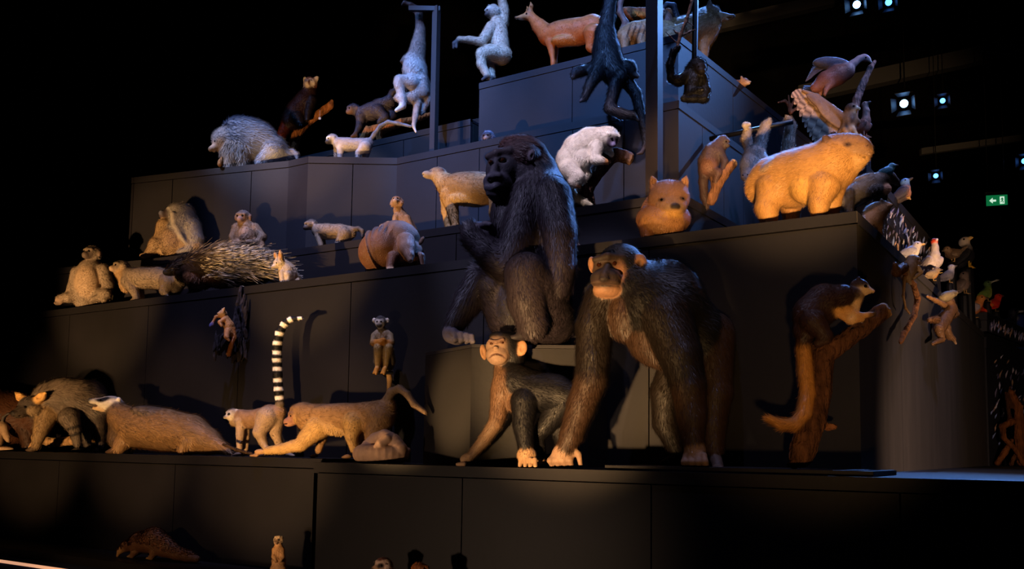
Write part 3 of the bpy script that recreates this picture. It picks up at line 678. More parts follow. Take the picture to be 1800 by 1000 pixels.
# small antelope at the very edge
a = Body('small_antelope', 'pale little antelope with curved horns at the left edge', 'antelope', 8, 770, y=3.99, zl=ZL, vox=.8, blend=1.2, hairs=2500)
a.e('#a88a6c', 2, 3, 752, 0, 12, 10, 9, rot=-20); a.c('#a88a6c', 1, (5, 752, -3, 8), (12, 768, -9, 5), (14, 774, -11, 3.4)); a.c('#9a7c60', 2, (-2, 755, 3, 9), (-6, 775, 8, 11), (-20, 775, 10, 14), (-44, 775, 12, 14))
a.c('#4a4440', 0, (3, 744, 0, 2.6), (6, 733, 0, 2), (14, 727, 0, 1.3), (20, 728, 0, .8)); a.c('#4a4440', 0, (-3, 744, 0, 2.6), (-4, 734, 4, 2), (2, 728, 5, 1.2))
a.c('#b89a7a', 0, (10, 746, 2, 3), (16, 752, 4, 2)); a.eye(8, 753, -8, 1.4)
for q in (-8, -40):
    a.c('#8a6c52', 1, (q, 780, 4, 5), (q, None, 4, 3)); a.c('#8a6c52', 1, (q+4, 780, 16, 5), (q+4, None, 16, 3))
a.e('#b8987a', 1, 8, None, 0, 16, 4, 8)
a.build()
# shaggy hyena
hy = Body('striped_hyena', 'shaggy grey brown hyena with big pale ears, left end', 'hyena', 120, 730, y=4.12, zl=ZL, yaw=12, vox=1.1, blend=1.2, hairs=16000, comb=.3)
G1 = '#6a5c50'; G2 = '#4a403a'; G3 = '#8a7050'
hy.c(G1, 7, (68, 717, -20, 23), (88, 705, -8, 31), (112, 703, 6, 37), (138, 705, 20, 38), (162, 716, 34, 32))
hy.e(G2, 8, 125, 684, 12, 42, 18, 26, rot=-8, flow=(1, -.6)); hy.e('#4c434a', 8, 160, 700, 34, 26, 32, 26, flow=(.4, -1))
hy.e(G3, 5, 88, 728, -14, 24, 14, 18)
h = hy.hd(52, 716, -46, 18, -24, -8)
h.e(G2, 4, (0, .1, -.1), (1.0, .9, 1.1), (0, 0, -1)); h.c('#4a4038', 2, (0, -.2, .5, .66), (0, -.42, 1.1, .5), (0, -.52, 1.55, .38)); h.e('#8a7458', 3, (.75, -.35, .1), (.5, .5, .7)); h.e('#6a5844', 2, (0, -.7, 1.0), (.4, .22, .6))
h.e('#120d0c', 0, (0, -.4, 1.86), (.26, .2, .16)); h.sub((0, -.74, 1.7), (.5, .05, .6)); h.eye((.5, .05, .85), .16)
for k in (-1, 1):
    h.c('#c89a5c', 1, (k*.75, .55, -.2, .42), (k*1.5, .95, -.2, .38), (k*2.0, 1.3, -.2, .12)); h.sub((k*1.45, .95, .18), (.42, .28, .28)); 
hy.c(G3, 5, (82, 728, -22, 20), (72, 758, -26, 12), (64, 782, -30, 8)); paw(hy, '#4a3a2c', 58, -32, 7, -1)
hy.c(G1, 5, (122, 735, -20, 18), (132, 757, -22, 10), (136, 780, -22, 7)); paw(hy, '#2e2622', 136, -24, 6, -1)
hy.c(G2, 5, (152, 735, 26, 24), (150, 765, 22, 10), (154, 782, 22, 7)); paw(hy, '#2e2622', 151, 20, 6, -1); hy.c(G2, 5, (170, 735, 34, 20), (174, 762, 40, 10), (176, 782, 40, 7)); paw(hy, '#2e2622', 173, 38, 6, -1)
hy.p('#2c2624', 133, 752, -24, 14, 3, 30, rot=20); hy.p('#2c2624', 134, 764, -24, 14, 3, 30, rot=20)
hy.build()
lg = Body('smooth_branch', 'smooth pale branch lying behind the hyena legs', 'branch', 130, 772, y=4.27, zl=ZL, vox=1.1, blend=1.5, mat='bark', sit=False)
lg.c('#b08a60', 0, (62, 768, 0, 7), (90, 778, 0, 8), (130, 774, 0, 8), (165, 769, 0, 7), (200, 766, 0, 7)); lg.c('#b08a60', 0, (66, 770, 0, 6), (56, None, 0, 6)); lg.c('#b08a60', 0, (196, 768, 0, 6), (206, None, 0, 6)); lg.build()
# badger
bd = Body('badger', 'badger with black and white striped raised head', 'badger', 270, 750, y=4.06, zl=ZL, yaw=22, vox=1.1, blend=1.2, hairs=20000, comb=.25)
T1 = '#8a6a48'; 
bd.c(T1, 8, (214, 735, -6, 24), (245, 752, 0, 35), (290, 756, 4, 36), (335, 764, 6, 33), (365, 776, 8, 22), (392, 788, 8, 9), (402, 795, 6, 4))
bd.e('#6c5c4e', 9, 285, 735, 6, 56, 16, 28, rot=-14, flow=(1, -.4)); bd.c('#5a4634', 6, (205, 722, -6, 18), (215, 745, -6, 22), (210, 770, -8, 20)); bd.e('#4a3424', 5, 212, 752, -14, 15, 26, 14, rot=-10)
h = bd.hd(193, 712, -14, 16, -62, 6)
h.e('#d8cfc4', 2, (0, .1, -.2), (.95, .9, 1.25), (0, 0, -1)); h.c('#d8cfc4', 1, (0, .05, .7, .7), (0, .08, 1.4, .42), (0, .1, 1.9, .28)); h.e('#1a1416', 0, (0, .2, 2.15), (.26, .2, .16)); h.c('#d8b890', 1, (0, -.5, .7, .42), (0, -.62, 1.5, .2))
h.sub((0, -.28, 1.75), (.5, .1, .7)); h.p('#5a1c14', (0, -.3, 1.5), (.36, .16, .7))
for k in (-1, 1): h.p('#16141a', (k*.5, .42, .35), (.28, .4, 1.5), soft=.2); h.e('#e8e0d4', 0, (k*.85, .7, -.75), (.16, .24, .24)); 
h.eye((.5, .32, 1.05), .13)
bd.c(T1, 6, (225, 765, -16, 18), (210, None, -24, 11)); paw(bd, '#4a3626', 200, -24, 8, -1); bd.c('#5a4634', 6, (232, 770, 16, 16), (228, None, 18, 9)); bd.c(T1, 5, (330, 776, -12, 18), (322, None, -18, 10)); bd.c(T1, 5, (338, 776, 18, 18), (334, None, 20, 10))
bd.build()
# ring-tailed lemur
lm = Body('ring_tailed_lemur', 'ring-tailed lemur holding its banded tail upright', 'lemur', 450, 745, y=4.16, zl=ZL, yaw=20, vox=.85, blend=1.1, hairs=11000)
LG = '#8a6a4e'; LP = '#a48a70'
lm.c(LG, 3, (424, 732, -2, 12), (440, 738, 0, 16), (458, 736, 2, 17), (476, 730, 4, 18), (489, 726, 6, 13))
lm.c('#a08668', 3, (412, 742, -2, 9), (424, 742, -2, 13))
h = lm.hd(408, 730, -6, 11, -38, -2)
h.e('#9a8a78', 2, (0, .1, -.1), (1, .95, 1)); h.e('#d8ccbc', 1, (0, -.15, .4), (.8, .75, .6)); h.c('#c8b8a4', 0, (0, -.3, .6, .42), (0, -.42, 1.3, .24)); h.e('#181414', 0, (0, -.34, 1.5), (.16, .13, .12)); h.p('#3a322e', (0, .75, -.1), (.5, .4, .8))
for k in (-1, 1): h.p('#1a1614', (k*.4, .1, .9), (.24, .24, .35)); h.e('#e0d6c8', 1, (k*.95, .55, -.25), (.24, .36, .2))
h.eye((.4, .1, .86), .15)
lm.c(LP, 2, (424, 742, -8, 10), (422, 765, -10, 7), (421, 788, -10, 5)); paw(lm, '#7a6656', 419, -12, 5, -1, 4); lm.c(LP, 2, (432, 745, 8, 9), (432, 768, 10, 6.5), (432, 790, 10, 4.6)); paw(lm, '#7a6656', 430, 10, 5, -1, 4)
lm.c(LP, 3, (470, 735, -6, 19), (456, 760, -14, 11), (462, 778, -12, 7), (470, 792, -12, 5)); paw(lm, '#7a6656', 466, -14, 5.5, -1, 4); lm.c(LP, 3, (486, 735, 10, 15), (484, 762, 14, 10), (490, 780, 14, 6.5), (502, 793, 14, 5)); paw(lm, '#9a8672', 508, 12, 5.5, 1, 4)
lm.c('#9a866e', 3, (488, 728, 6, 6), (492, 712, 4, 7))
P = [(492, 712, 4, 7), (490, 690, 4, 8), (488, 660, 4, 8), (487, 630, 4, 8), (488, 605, 4, 8), (492, 585, 4, 7.5), (500, 570, 4, 6), (512, 562, 4, 4.6), (530, 560, 4, 2.6)]
pts = []
for i in range(len(P)-1):
    for t in np.linspace(0, 1, 6, endpoint=False): pts.append(tuple(np.array(P[i])*(1-t)+np.array(P[i+1])*t))
pts.append(P[-1]); acc = 0
lm.c('#0c0a0b', 2, *P)
nxt = 8
for q0_, q1_ in zip(pts[:-1], pts[1:]):
    acc += math.hypot(q1_[0]-q0_[0], q1_[1]-q0_[1])
    if acc > nxt and acc < 185:
        lm.p('#efe6da', q1_[0], q1_[1], 4, 13, 4.2, 13, rot=-math.degrees(math.atan2(q1_[1]-q0_[1], q1_[0]-q0_[0]))+90, soft=.14); nxt += 16.5
lm.build()
# long-tailed macaque walking left
mq = Body('macaque', 'long tailed macaque striding left with one arm stretched forward', 'monkey', 590, 740, y=4.06, zl=ZL, yaw=26, vox=1.05, blend=1.2, hairs=17000)
M1 = '#8c6a44'; M2 = '#b08c56'
mq.c(M1, 4, (545, 736, -2, 26), (570, 738, 0, 27), (605, 736, 4, 25), (640, 735, 8, 26), (672, 728, 10, 24), (682, 716, 10, 14))
mq.e(M2, 4, 590, 752, -6, 42, 14, 16, rot=-4); mq.e('#7d6248', 4, 610, 722, 8, 60, 12, 17, flow=(1, -.2)); mq.e(M2, 4, 552, 745, -10, 18, 18, 14)
h = mq.hd(530, 730, -4, 22, -72, -10)
h.e(M1, 3, (0, .15, -.1), (.85, .8, 1.0), (0, 0, -1)); h.e('#7a5c3c', 3, (0, .55, -.1), (.7, .42, .95), (0, 0, -1)); h.e(M2, 3, (.55, -.3, .1), (.35, .5, .6)); h.e(M2, 3, (-.55, -.3, .1), (.35, .5, .6))
h.e('#8a5f4a', 0, (0, -.05, .62), (.55, .5, .38)); h.c('#8f6450', 0, (0, -.25, .6, .42), (0, -.42, 1.15, .36)); h.e('#a87c5c', 0, (0, -.62, .95), (.34, .18, .42)); h.sub((0, -.55, 1.5), (.4, .035, .5)); h.c('#6a4e3a', 0, (-.45, .22, .78, .13), (0, .2, .9, .14), (.45, .22, .78, .13))
for k in (-1, 1): h.e('#c08456', 0, (k*.9, .12, -.35), (.14, .42, .34)); h.sub((k*.34, .03, 1.02), (.13, .1, .2))
h.eye((.34, .03, .84), .11)
mq.c(M2, 4, (560, 752, -16, 22), (540, 770, -22, 15), (530, 781, -26, 12)); mq.c(M2, 3, (530, 782, -26, 12), (495, 790, -30, 9), (470, 793, -32, 7)); 
mq.e('#a07c56', 0, 458, 795, -33, 11, 5, 6)
for i in range(4): mq.c('#8a6848', 0, (452, None, -40+i*4, 2.4), (440+i, None, -41+i*5, 1.8))
mq.c(M1, 4, (565, 750, 14, 19), (566, 770, 20, 9), (560, 792, 22, 6)); paw(mq, '#6a5038', 554, 22, 5, -1)
mq.c(M2, 4, (622, 745, -14, 20), (618, 770, -18, 10), (622, 790, -18, 7)); paw(mq, '#6a5038', 612, -18, 6, -1)
mq.c(M1, 4, (668, 738, 4, 25), (655, 772, -4, 13), (664, 790, -4, 7)); paw(mq, '#6a5038', 655, -6, 6, -1); mq.c(M1, 4, (650, 750, 22, 20), (640, 775, 24, 11), (648, 793, 24, 7)); paw(mq, '#5a442e', 640, 24, 6, -1)
mq.c('#7a6248', 2, (680, 706, 8, 9), (688, 690, 6, 7), (702, 684, 2, 6.5), (716, 694, 0, 6), (728, 712, 0, 5.5), (748, 726, 0, 4.5))
mq.build()
# thin dark twig on the ledge
tw = Body('twig', 'thin dark twig lying in front of the lemur feet', 'twig', 420, 790, y=3.985, zl=ZL, vox=.7, blend=.8, mat='bark', sit=True)
tw.c('#3a2a1e', 0, (393, 781, 0, 2.6), (415, 790, 0, 3), (440, 797, 0, 2.6), (452, None, 0, 2)); tw.build()
# coiled ribbed animal
sn = Body('ribbed_coil', 'coiled pale ribbed snake-like specimen beside the box pedestal', 'reptile', 670, 790, y=4.02, zl=L1Z, vox=.7, blend=.45, mat='ribbed')
SC = '#c79f80'
def ring(c0, c1, n=26, a0=0, a1=2*math.pi, cu=670, cv=796, ru=38, rd=22, r0=14, r1=14, dv=0):
    prev = None
    for i in range(n+1):
        t = i/n; an = a0+(a1-a0)*t
        q_ = (cu+ru*math.cos(an), cv+dv*t, rd*math.sin(an), (r0+(r1-r0)*t)*(1+.13*(i % 2)))
        if prev: sn.c(c0 if i % 2 else c1, 0, prev, q_)
        prev = q_
ring('#c9a284', '#a98468', 44, .2, 2*math.pi+.2, 670, 798, 34, 20, 14, 14)
prev = None
P = [(640, 798, -14, 13), (648, 786, 10, 12), (660, 774, 6, 12), (676, 768, -2, 12), (690, 776, -10, 13), (702, 790, -14, 13)]
for i in range(len(P)-1):
    for t in np.linspace(0, 1, 6):
        q_ = np.array(P[i])*(1-t)+np.array(P[i+1])*t; q_[3] *= 1+.1*(round(t*5) % 2); q_ = tuple(q_)
        if prev and prev != q_: sn.c(SC, 0, prev, q_)
        prev = q_
sn.c('#d0a888', 0, (680, 772, -22, 9), (668, 780, -28, 7.5), (662, 784, -28, 5)); sn.c('#b89074', 0, (706, 790, -2, 9), (717, 792, -2, 5), (714, 802, -6, 3))
sn.eye(664, 781, -33.5, 1.2)
sn.build()
# squirrel monkey on a wall bracket
sq = Body('squirrel_monkey', 'squirrel monkey with white face perched on a wall bracket', 'monkey', 672, 610, y=4.30, zl=None, vox=.65, blend=1.1, hairs=9000)
SQ = '#8f7a58'
sq.c(SQ, 2, (672, 586, 0, 11), (674, 600, 2, 15), (676, 622, 4, 16), (680, 640, 5, 13))
sq.e('#9d8a72', 2, 672, 588, -2, 16, 11, 11)
h = sq.hd(669, 567, -4, 10.5, -6, -6)
h.e('#3a342e', 1.5, (0, .15, -.1), (.95, 1.0, 1.0), (0, 0, -1)); h.e('#e6dccc', 0, (0, -.1, .5), (.8, .82, .5)); h.e('#1f1a1a', 0, (0, -.52, .95), (.42, .36, .32)); h.e('#c8b49c', 0, (0, -.1, 1.0), (.14, .3, .14)); h.p('#2a2624', (0, .85, .5), (.5, .36, .7))
for k in (-1, 1): h.e('#e8dccc', 1, (k*1.15, .4, -.1), (.3, .42, .2)); h.p('#2a2020', (k*.34, .12, .95), (.2, .17, .25), soft=.3)
h.eye((.33, .12, .9), .15)
OR = '#c8822e'
for k in (-1, 1):
    sq.c(SQ, 2, (672+k*14, 590, -4, 6), (672+k*16, 602, -14, 5.5)); sq.c(OR, 1.5, (672+k*15, 603, -14, 5.5), (672-k*2, 600+k*2, -22, 4.5))
    sq.c(SQ, 2, (676+k*8, 634, -2, 11), (674+k*9, 612, -18, 8)); sq.c('#b08c50', 1.5, (674+k*9, 612, -19, 7), (671+k*7, 646, -14, 4.4)); sq.c('#d89a48', 0, (670+k*7, 648, -18, 4), (668+k*7, 657, -22, 2.2)); sq.c('#d89a48', 0, (668+k*7, 648, -20, 2.4), (663+k*7, 656, -20, 1.5))
sq.c('#d8a868', 1, (682, 648, 6, 5), (685, 665, 8, 4.6), (684, 690, 8, 4.2), (684, 715, 8, 3.8), (686, 740, 8, 3.8), (686, 757, 8, 3)); sq.p('#1c1614', 686, 755, 8, 8, 8, 8); sq.p('#5a4636', 685, 690, 8, 8, 20, 8, soft=.6)
sq.build()
br = ony(671, 655, 4.30)+CAM
bk = tag(empty('wall_bracket', br+np.array([0, .13, 0])), 'small black wall bracket under the squirrel monkey', 'bracket')
sS = sq.s
V, Fc = tube([-R*18*sS+np.array([0, -.13, 0]), R*20*sS+np.array([0, -.13, 0])], 3*sS, 8); meshobj('bar', V, Fc, 'black_metal', bk)
V, Fc = tube([np.array([0, -.13, 0]), np.array([0, 0, -.06])], 2.4*sS, 8); meshobj('arm', V, Fc, 'black_metal', bk)
# small tan bush baby on dark dry leaves hung on the wall
dl = Body('dry_foliage', 'drooping bundle of dark dry leaves hung on the wall', 'foliage', 405, 590, y=4.36, vox=1.0, blend=.7, mat='bark', sit=False)
r0 = np.random.default_rng(4)
dl.c('#2b272b', 0, (424, 505, 6, 3), (418, 535, 2, 4), (412, 570, 0, 4), (420, 610, 2, 3)); dl.c('#2b272b', 0, (418, 535, 2, 3), (430, 565, 4, 3), (432, 620, 4, 2)); dl.c('#2b272b', 0, (412, 565, 0, 3), (392, 590, -6, 3), (380, 610, -6, 2))
for k in range(34):
    if k < 12: bu, bv = r0.uniform(372, 402), r0.uniform(585, 615)
    else: bu, bv = r0.uniform(405, 434), r0.uniform(515, 625)
    L_ = r0.uniform(10, 20); dl.e(['#2b272b', '#353035', '#221e22'][k % 3], 0, bu, bv+L_*.6, r0.uniform(-10, 4), r0.uniform(2.5, 5), L_, 1.6, rot=r0.normal(0, 18), yaw=r0.uniform(-50, 50))
dl.build()
bb = Body('bush_baby', 'small tan bush baby clinging to the hanging dark leaves', 'bush baby', 400, 570, y=4.28, vox=.6, blend=.9, hairs=3000, sit=False)
bb.c('#b08050', 1.5, (396, 560, 0, 7), (402, 572, 2, 9), (404, 584, 2, 8)); h = beast(bb, 391, 550, -4, 6.5, -60, 0, fur='#b89474', sl=.5, sw=.34, st=.18, ear=(.7, .3), fl=1)
bb.c('#c08a58', 1, (393, 562, -6, 4), (386, 566, -10, 3), (389, 572, -12, 2.2)); bb.c('#c08a58', 1, (390, 556, 0, 3), (380, 556, -4, 2), (374, 566, -4, 2)); bb.c('#b88050', 1, (400, 582, -4, 6), (398, 592, -10, 4), (402, 598, -10, 2)); bb.c('#a86a34', 2, (410, 578, 2, 4), (412, 592, 2, 3.4), (406, 608, 2, 3.4), (402, 622, 2, 4))
bb.e('#5a5a9a', 0, 372, 571, -4, 4, 6, 3, rot=-30)
bb.build()
# giant squirrel on a forked log
gb = Body('forked_log', 'thick forked bark log standing on the black board', 'log', 1430, 680, y=4.16, zl=L1Z+.022, vox=1.6, blend=1.2, mat='bark', warp=.8)
BK = '#553726'
gb.c(BK, 0, (1408, None, 0, 20), (1412, 790, 0, 22), (1430, 740, 0, 22), (1440, 690, 0, 21), (1444, 640, 0, 20), (1448, 605, 0, 18)); gb.c(BK, 0, (1450, 625, 0, 18), (1480, 605, -6, 16), (1520, 575, -12, 15), (1550, 551, -16, 15)); gb.e('#c8996a', 0, 1556, 547, -17, 6, 13, 12, rot=38)
gb.c('#8a5a3c', 0, (1455, 752, -4, 7), (1466, 753, -8, 5)); gb.c(BK, 0, (1395, 818, -4, 9), (1388, None, -6, 5)); gb.c('#5a3c2a', 0, (1440, 606, 0, 14), (1436, 590, 2, 11)); gb.build()
gs = Body('giant_squirrel', 'dark giant squirrel with cream throat crouched on the forked log', 'squirrel', 1450, 550, y=4.14, zl=None, vox=1.2, blend=1.2, hairs=16000)
gs.c('#2c1a14', 6, (1500, 520, -14, 17), (1478, 524, -10, 24), (1450, 532, 0, 34), (1428, 552, 4, 34), (1418, 578, 4, 24))
gs.e('#3a2018', 6, 1455, 518, 2, 40, 15, 22, rot=12, flow=(-1, -.4)); gs.e('#c8924c', 3, 1470, 545, -20, 22, 7, 10, rot=-8)
h = gs.hd(1512, 505, -16, 15, 62, -12); h.e('#2e1c15', 2, (0, .2, -.1), (.85, .8, 1), (0, 0, -1)); h.e('#d9b688', 1.5, (0, -.25, .2), (.8, .75, .95)); h.c('#d8b284', 1, (0, -.15, .7, .5), (0, -.3, 1.3, .32)); h.e('#c08070', 0, (0, -.22, 1.62), (.14, .12, .1)); h.sub((0, -.48, 1.4), (.3, .04, .4)); h.eye((.55, .12, .62), .24)
for k in (-1, 1): h.e('#2a1812', 2, (k*.6, .85, -.25), (.2, .34, .22)); h.p('#4a2818', (k*.6, .1, .85), (.3, .08, .3))
gs.c('#d8b080', 2.5, (1506, 520, -18, 11), (1500, 545, -20, 9), (1495, 560, -22, 10)); gs.c('#c08c50', 2, (1490, 545, -22, 9), (1512, 556, -26, 6), (1530, 552, -28, 4)); gs.c('#c08c50', 2, (1465, 545, -16, 9), (1495, 564, -24, 5.5), (1515, 562, -26, 4))
for k in range(3): gs.c('#4a3426', 0, (1528, 553+k*2, -30+k*4, 2.4), (1540, 549+k*3, -32+k*5, 1.6))
gs.c('#2c1a14', 5, (1430, 565, -16, 24), (1450, 590, -22, 13), (1438, 602, -24, 8)); gs.c('#3a2418', 1, (1438, 604, -26, 6), (1455, 600, -30, 4))
gs.c('#3a2418', 9, (1412, 585, 6, 13), (1412, 610, 8, 12)); gs.c('#a8743a', 10, (1412, 612, 8, 13), (1416, 650, 8, 13), (1420, 690, 8, 13), (1414, 725, 6, 13), (1398, 745, 4, 11), (1375, 746, 2, 10), (1352, 736, 0, 6))
gs.build()
# lower base: pangolin, meerkats
pg = Body('pangolin', 'scaly brown pangolin on the low base, bottom left', 'pangolin', 275, 965, y=3.70, zl=-.72, yaw=24, vox=1.0, blend=1.1, mat='scaly')
PC = '#5a3a28'
pg.c(PC, 0, (222, 962, 0, 9), (245, 955, 0, 17), (270, 952, 0, 22), (290, 963, 0, 17), (310, 974, 0, 11), (330, None, 0, 9), (346, None, 0, 6)); pg.c('#a07850', 0, (222, 962, 0, 9), (211, 970, 0, 5), (206, 979, 0, 2)); 
for (x, d_) in ((238, -10), (242, 12), (272, -12), (276, 12)): pg.c('#6a4a34', 0, (x, 970, d_, 8), (x-5, None, d_, 5)); pg.c('#8a6a4c', 0, (x-6, None, d_, 3), (x-14, None, d_, 2))
pg.eye(212, 967, -5, 1.2)
def scales(s):
    Vb, Fb, Cb = [], [], []; r_ = np.random.default_rng(3)
    me = s.body.data; n = len(me.vertices); co = np.empty(n*3, np.float32); me.vertices.foreach_get('co', co); no = np.empty(n*3, np.float32); me.vertex_normals.foreach_get('vector', no)
    co = co.reshape(-1, 3); no = no.reshape(-1, 3); I = np.where((no[:, 2] > -.15) & (co[:, 2] > .05))[0]; I = r_.choice(I, min(900, len(I)), replace=False)
    tail = R*.8-F*.3; L = 4.4*s.s
    for i in I:
        p, nn = co[i], no[i]; t = tail-(tail@nn)*nn; t /= np.linalg.norm(t)+1e-6; b_ = np.cross(nn, t); k = len(Vb); cc = lin(PC)*r_.uniform(.6, 1.6)
        Vb += [p-t*L*.5+b_*L*.35, p-t*L*.5-b_*L*.35, p+nn*L*.3-b_*L*.45, p+t*L*.9+nn*L*.5, p+nn*L*.3+b_*L*.45]; Fb.append((k, k+1, k+2, k+3, k+4)); Cb += [cc]*5
    o = meshobj('scales', Vb, Fb, 'bare_skin', s.root, np.array(Cb)); o['kind'] = 'stuff'
pg.extra.append(scales); pg.build()
def meerkat(label, u, vt, y_, sc, az, zl=-.72, furc='#b88a5a'):
    k = Body('meerkat', label, 'meerkat', u, vt+20*sc, y=y_, zl=zl, vox=.75, blend=1.2, hairs=5000)
    h = beast(k, u, vt+9*sc, -2, 8*sc, az, 0, fur='#c8ac8a', snout='#b89474', sl=.8, sw=.36, st=.2, ear=(.25, .26), earc='#3a2a22', earz=.3, fl=1.5)
    for q in (-1, 1): h.p('#2a1c16', (q*.46, .15, .7), (.28, .24, .35), soft=.3)
    k.c(furc, 2, (u, vt+16*sc, 0, 6*sc), (u+1*sc, vt+28*sc, 0, 9*sc), (u+1*sc, vt+46*sc, 2, 11*sc), (u+1*sc, vt+60*sc, 3, 12*sc))
    for q in (-1, 1):
        k.c(furc, 1.5, (u+q*7*sc, vt+26*sc, -3, 4*sc), (u+q*8*sc, vt+38*sc, -8, 3*sc), (u+q*4*sc, vt+46*sc, -12, 2*sc)); k.c(furc, 1.5, (u+q*7*sc, vt+60*sc, -2, 7*sc), (u+q*8*sc, None, -4, 3.5*sc)); k.c('#a07a50', 0, (u+q*8*sc, None, -8*sc, 3*sc), (u+q*9*sc, None, -15*sc, 2*sc))
    k.c(furc, 1.5, (u+4*sc, vt+64*sc, 8, 5*sc), (u+14*sc, None, 20, 3*sc), (u+26*sc, None, 22, 2*sc)); k.build()
meerkat('slim upright meerkat alone on the low base', 489, 944, 3.66, 1.0, -12)
mk = Body('meerkat', 'meerkat head peeking up at the bottom edge, grey capped', 'meerkat', 671, 1000, y=3.62, zl=-.72, vox=1.0, blend=1.3, hairs=4000)
h = beast(mk, 673, 995, -4, 17, -40, 0, fur='#c8ac9a', snout='#b89474', sl=.7, sw=.38, st=.22, ear=(.2, .28), earc='#2a1c18', earz=.25, fl=2)
for q in (-1, 1): h.p('#2a1c16', (q*.46, .15, .7), (.3, .26, .4), soft=.3)
h.p('#6a4038', (0, .8, 0), (.5, .35, .9)); mk.c('#a8805a', 3, (676, 1005, 4, 12), (684, 1012, 10, 13), (696, 1014, 18, 12)); mk.c('#a8805a', 2, (674, 1018, -8, 6), (670, None, -10, 5)); mk.c('#a8805a', 2, (698, 1018, 6, 7), (700, None, 4, 5)); mk.build()
ob = Body('red_mongoose', 'reddish brown head just showing at the bottom edge', 'mongoose', 738, 1015, y=3.58, zl=-.72, vox=1.2, blend=1.5, hairs=4000)
h = beast(ob, 737, 1004, 0, 17, -30, 0, fur='#8a4f26', sl=.8, sw=.4, st=.22, ear=(.2, .26), earz=.3, fl=3); ob.c('#7a4522', 4, (740, 1010, 4, 12), (750, 1016, 10, 13), (765, 1018, 20, 13), (780, 1020, 30, 12))
for x, d_ in ((742, -4), (750, 16), (775, 16), (782, 34)): ob.c('#7a4522', 3, (x, 1022, d_, 7), (x, None, d_, 5))
ob.build()
# ================================================================== SECOND TIER (W2)
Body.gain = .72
Y2 = 4.62
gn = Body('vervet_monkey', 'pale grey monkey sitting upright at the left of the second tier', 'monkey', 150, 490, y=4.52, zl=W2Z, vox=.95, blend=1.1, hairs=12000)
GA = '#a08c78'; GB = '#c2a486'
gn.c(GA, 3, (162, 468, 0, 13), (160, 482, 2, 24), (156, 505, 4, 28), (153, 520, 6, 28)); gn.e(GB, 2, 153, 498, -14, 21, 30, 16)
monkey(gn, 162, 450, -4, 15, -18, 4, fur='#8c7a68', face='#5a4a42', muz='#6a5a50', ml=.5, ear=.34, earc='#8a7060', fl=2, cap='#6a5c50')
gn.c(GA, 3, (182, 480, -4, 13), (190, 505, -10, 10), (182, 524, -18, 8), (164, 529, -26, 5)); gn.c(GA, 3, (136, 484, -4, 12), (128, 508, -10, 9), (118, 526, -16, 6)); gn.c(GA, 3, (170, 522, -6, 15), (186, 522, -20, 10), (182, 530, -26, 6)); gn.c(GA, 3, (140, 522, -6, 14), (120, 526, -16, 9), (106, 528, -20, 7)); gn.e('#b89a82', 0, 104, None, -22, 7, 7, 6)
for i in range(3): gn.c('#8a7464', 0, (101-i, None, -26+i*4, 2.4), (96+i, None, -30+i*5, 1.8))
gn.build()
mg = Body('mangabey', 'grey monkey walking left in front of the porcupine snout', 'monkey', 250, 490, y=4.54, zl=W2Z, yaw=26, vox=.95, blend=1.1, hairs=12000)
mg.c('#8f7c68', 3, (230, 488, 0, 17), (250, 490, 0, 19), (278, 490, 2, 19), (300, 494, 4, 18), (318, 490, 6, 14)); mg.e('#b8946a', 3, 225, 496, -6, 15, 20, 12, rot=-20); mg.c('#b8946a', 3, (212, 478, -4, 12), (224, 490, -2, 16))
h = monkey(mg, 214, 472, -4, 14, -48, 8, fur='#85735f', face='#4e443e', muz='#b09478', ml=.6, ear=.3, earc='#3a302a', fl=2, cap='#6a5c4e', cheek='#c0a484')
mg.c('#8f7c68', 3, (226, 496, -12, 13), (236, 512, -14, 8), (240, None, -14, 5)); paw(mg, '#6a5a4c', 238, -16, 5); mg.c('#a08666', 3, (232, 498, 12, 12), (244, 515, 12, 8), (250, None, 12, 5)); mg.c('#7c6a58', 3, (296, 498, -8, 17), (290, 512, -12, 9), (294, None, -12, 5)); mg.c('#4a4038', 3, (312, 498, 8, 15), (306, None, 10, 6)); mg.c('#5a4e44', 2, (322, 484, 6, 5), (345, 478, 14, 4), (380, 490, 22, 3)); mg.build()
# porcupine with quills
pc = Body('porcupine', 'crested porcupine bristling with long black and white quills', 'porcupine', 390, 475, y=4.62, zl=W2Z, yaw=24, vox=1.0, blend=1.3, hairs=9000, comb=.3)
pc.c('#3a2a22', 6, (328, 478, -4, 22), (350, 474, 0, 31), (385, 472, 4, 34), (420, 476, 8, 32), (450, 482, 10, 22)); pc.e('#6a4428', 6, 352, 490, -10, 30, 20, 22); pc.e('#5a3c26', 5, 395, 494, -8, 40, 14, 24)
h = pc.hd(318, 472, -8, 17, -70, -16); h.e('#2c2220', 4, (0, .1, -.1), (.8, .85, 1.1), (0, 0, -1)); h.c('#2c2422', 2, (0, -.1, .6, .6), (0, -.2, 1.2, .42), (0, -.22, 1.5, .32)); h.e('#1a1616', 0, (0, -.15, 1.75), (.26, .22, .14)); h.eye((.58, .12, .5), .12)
for (x, d_) in ((340, -14), (346, 14), (408, -14), (414, 16)): pc.c('#2a1e1a', 3, (x, 492, d_, 11), (x-2, None, d_, 6)); paw(pc, '#2a201c', x-5, d_, 5)
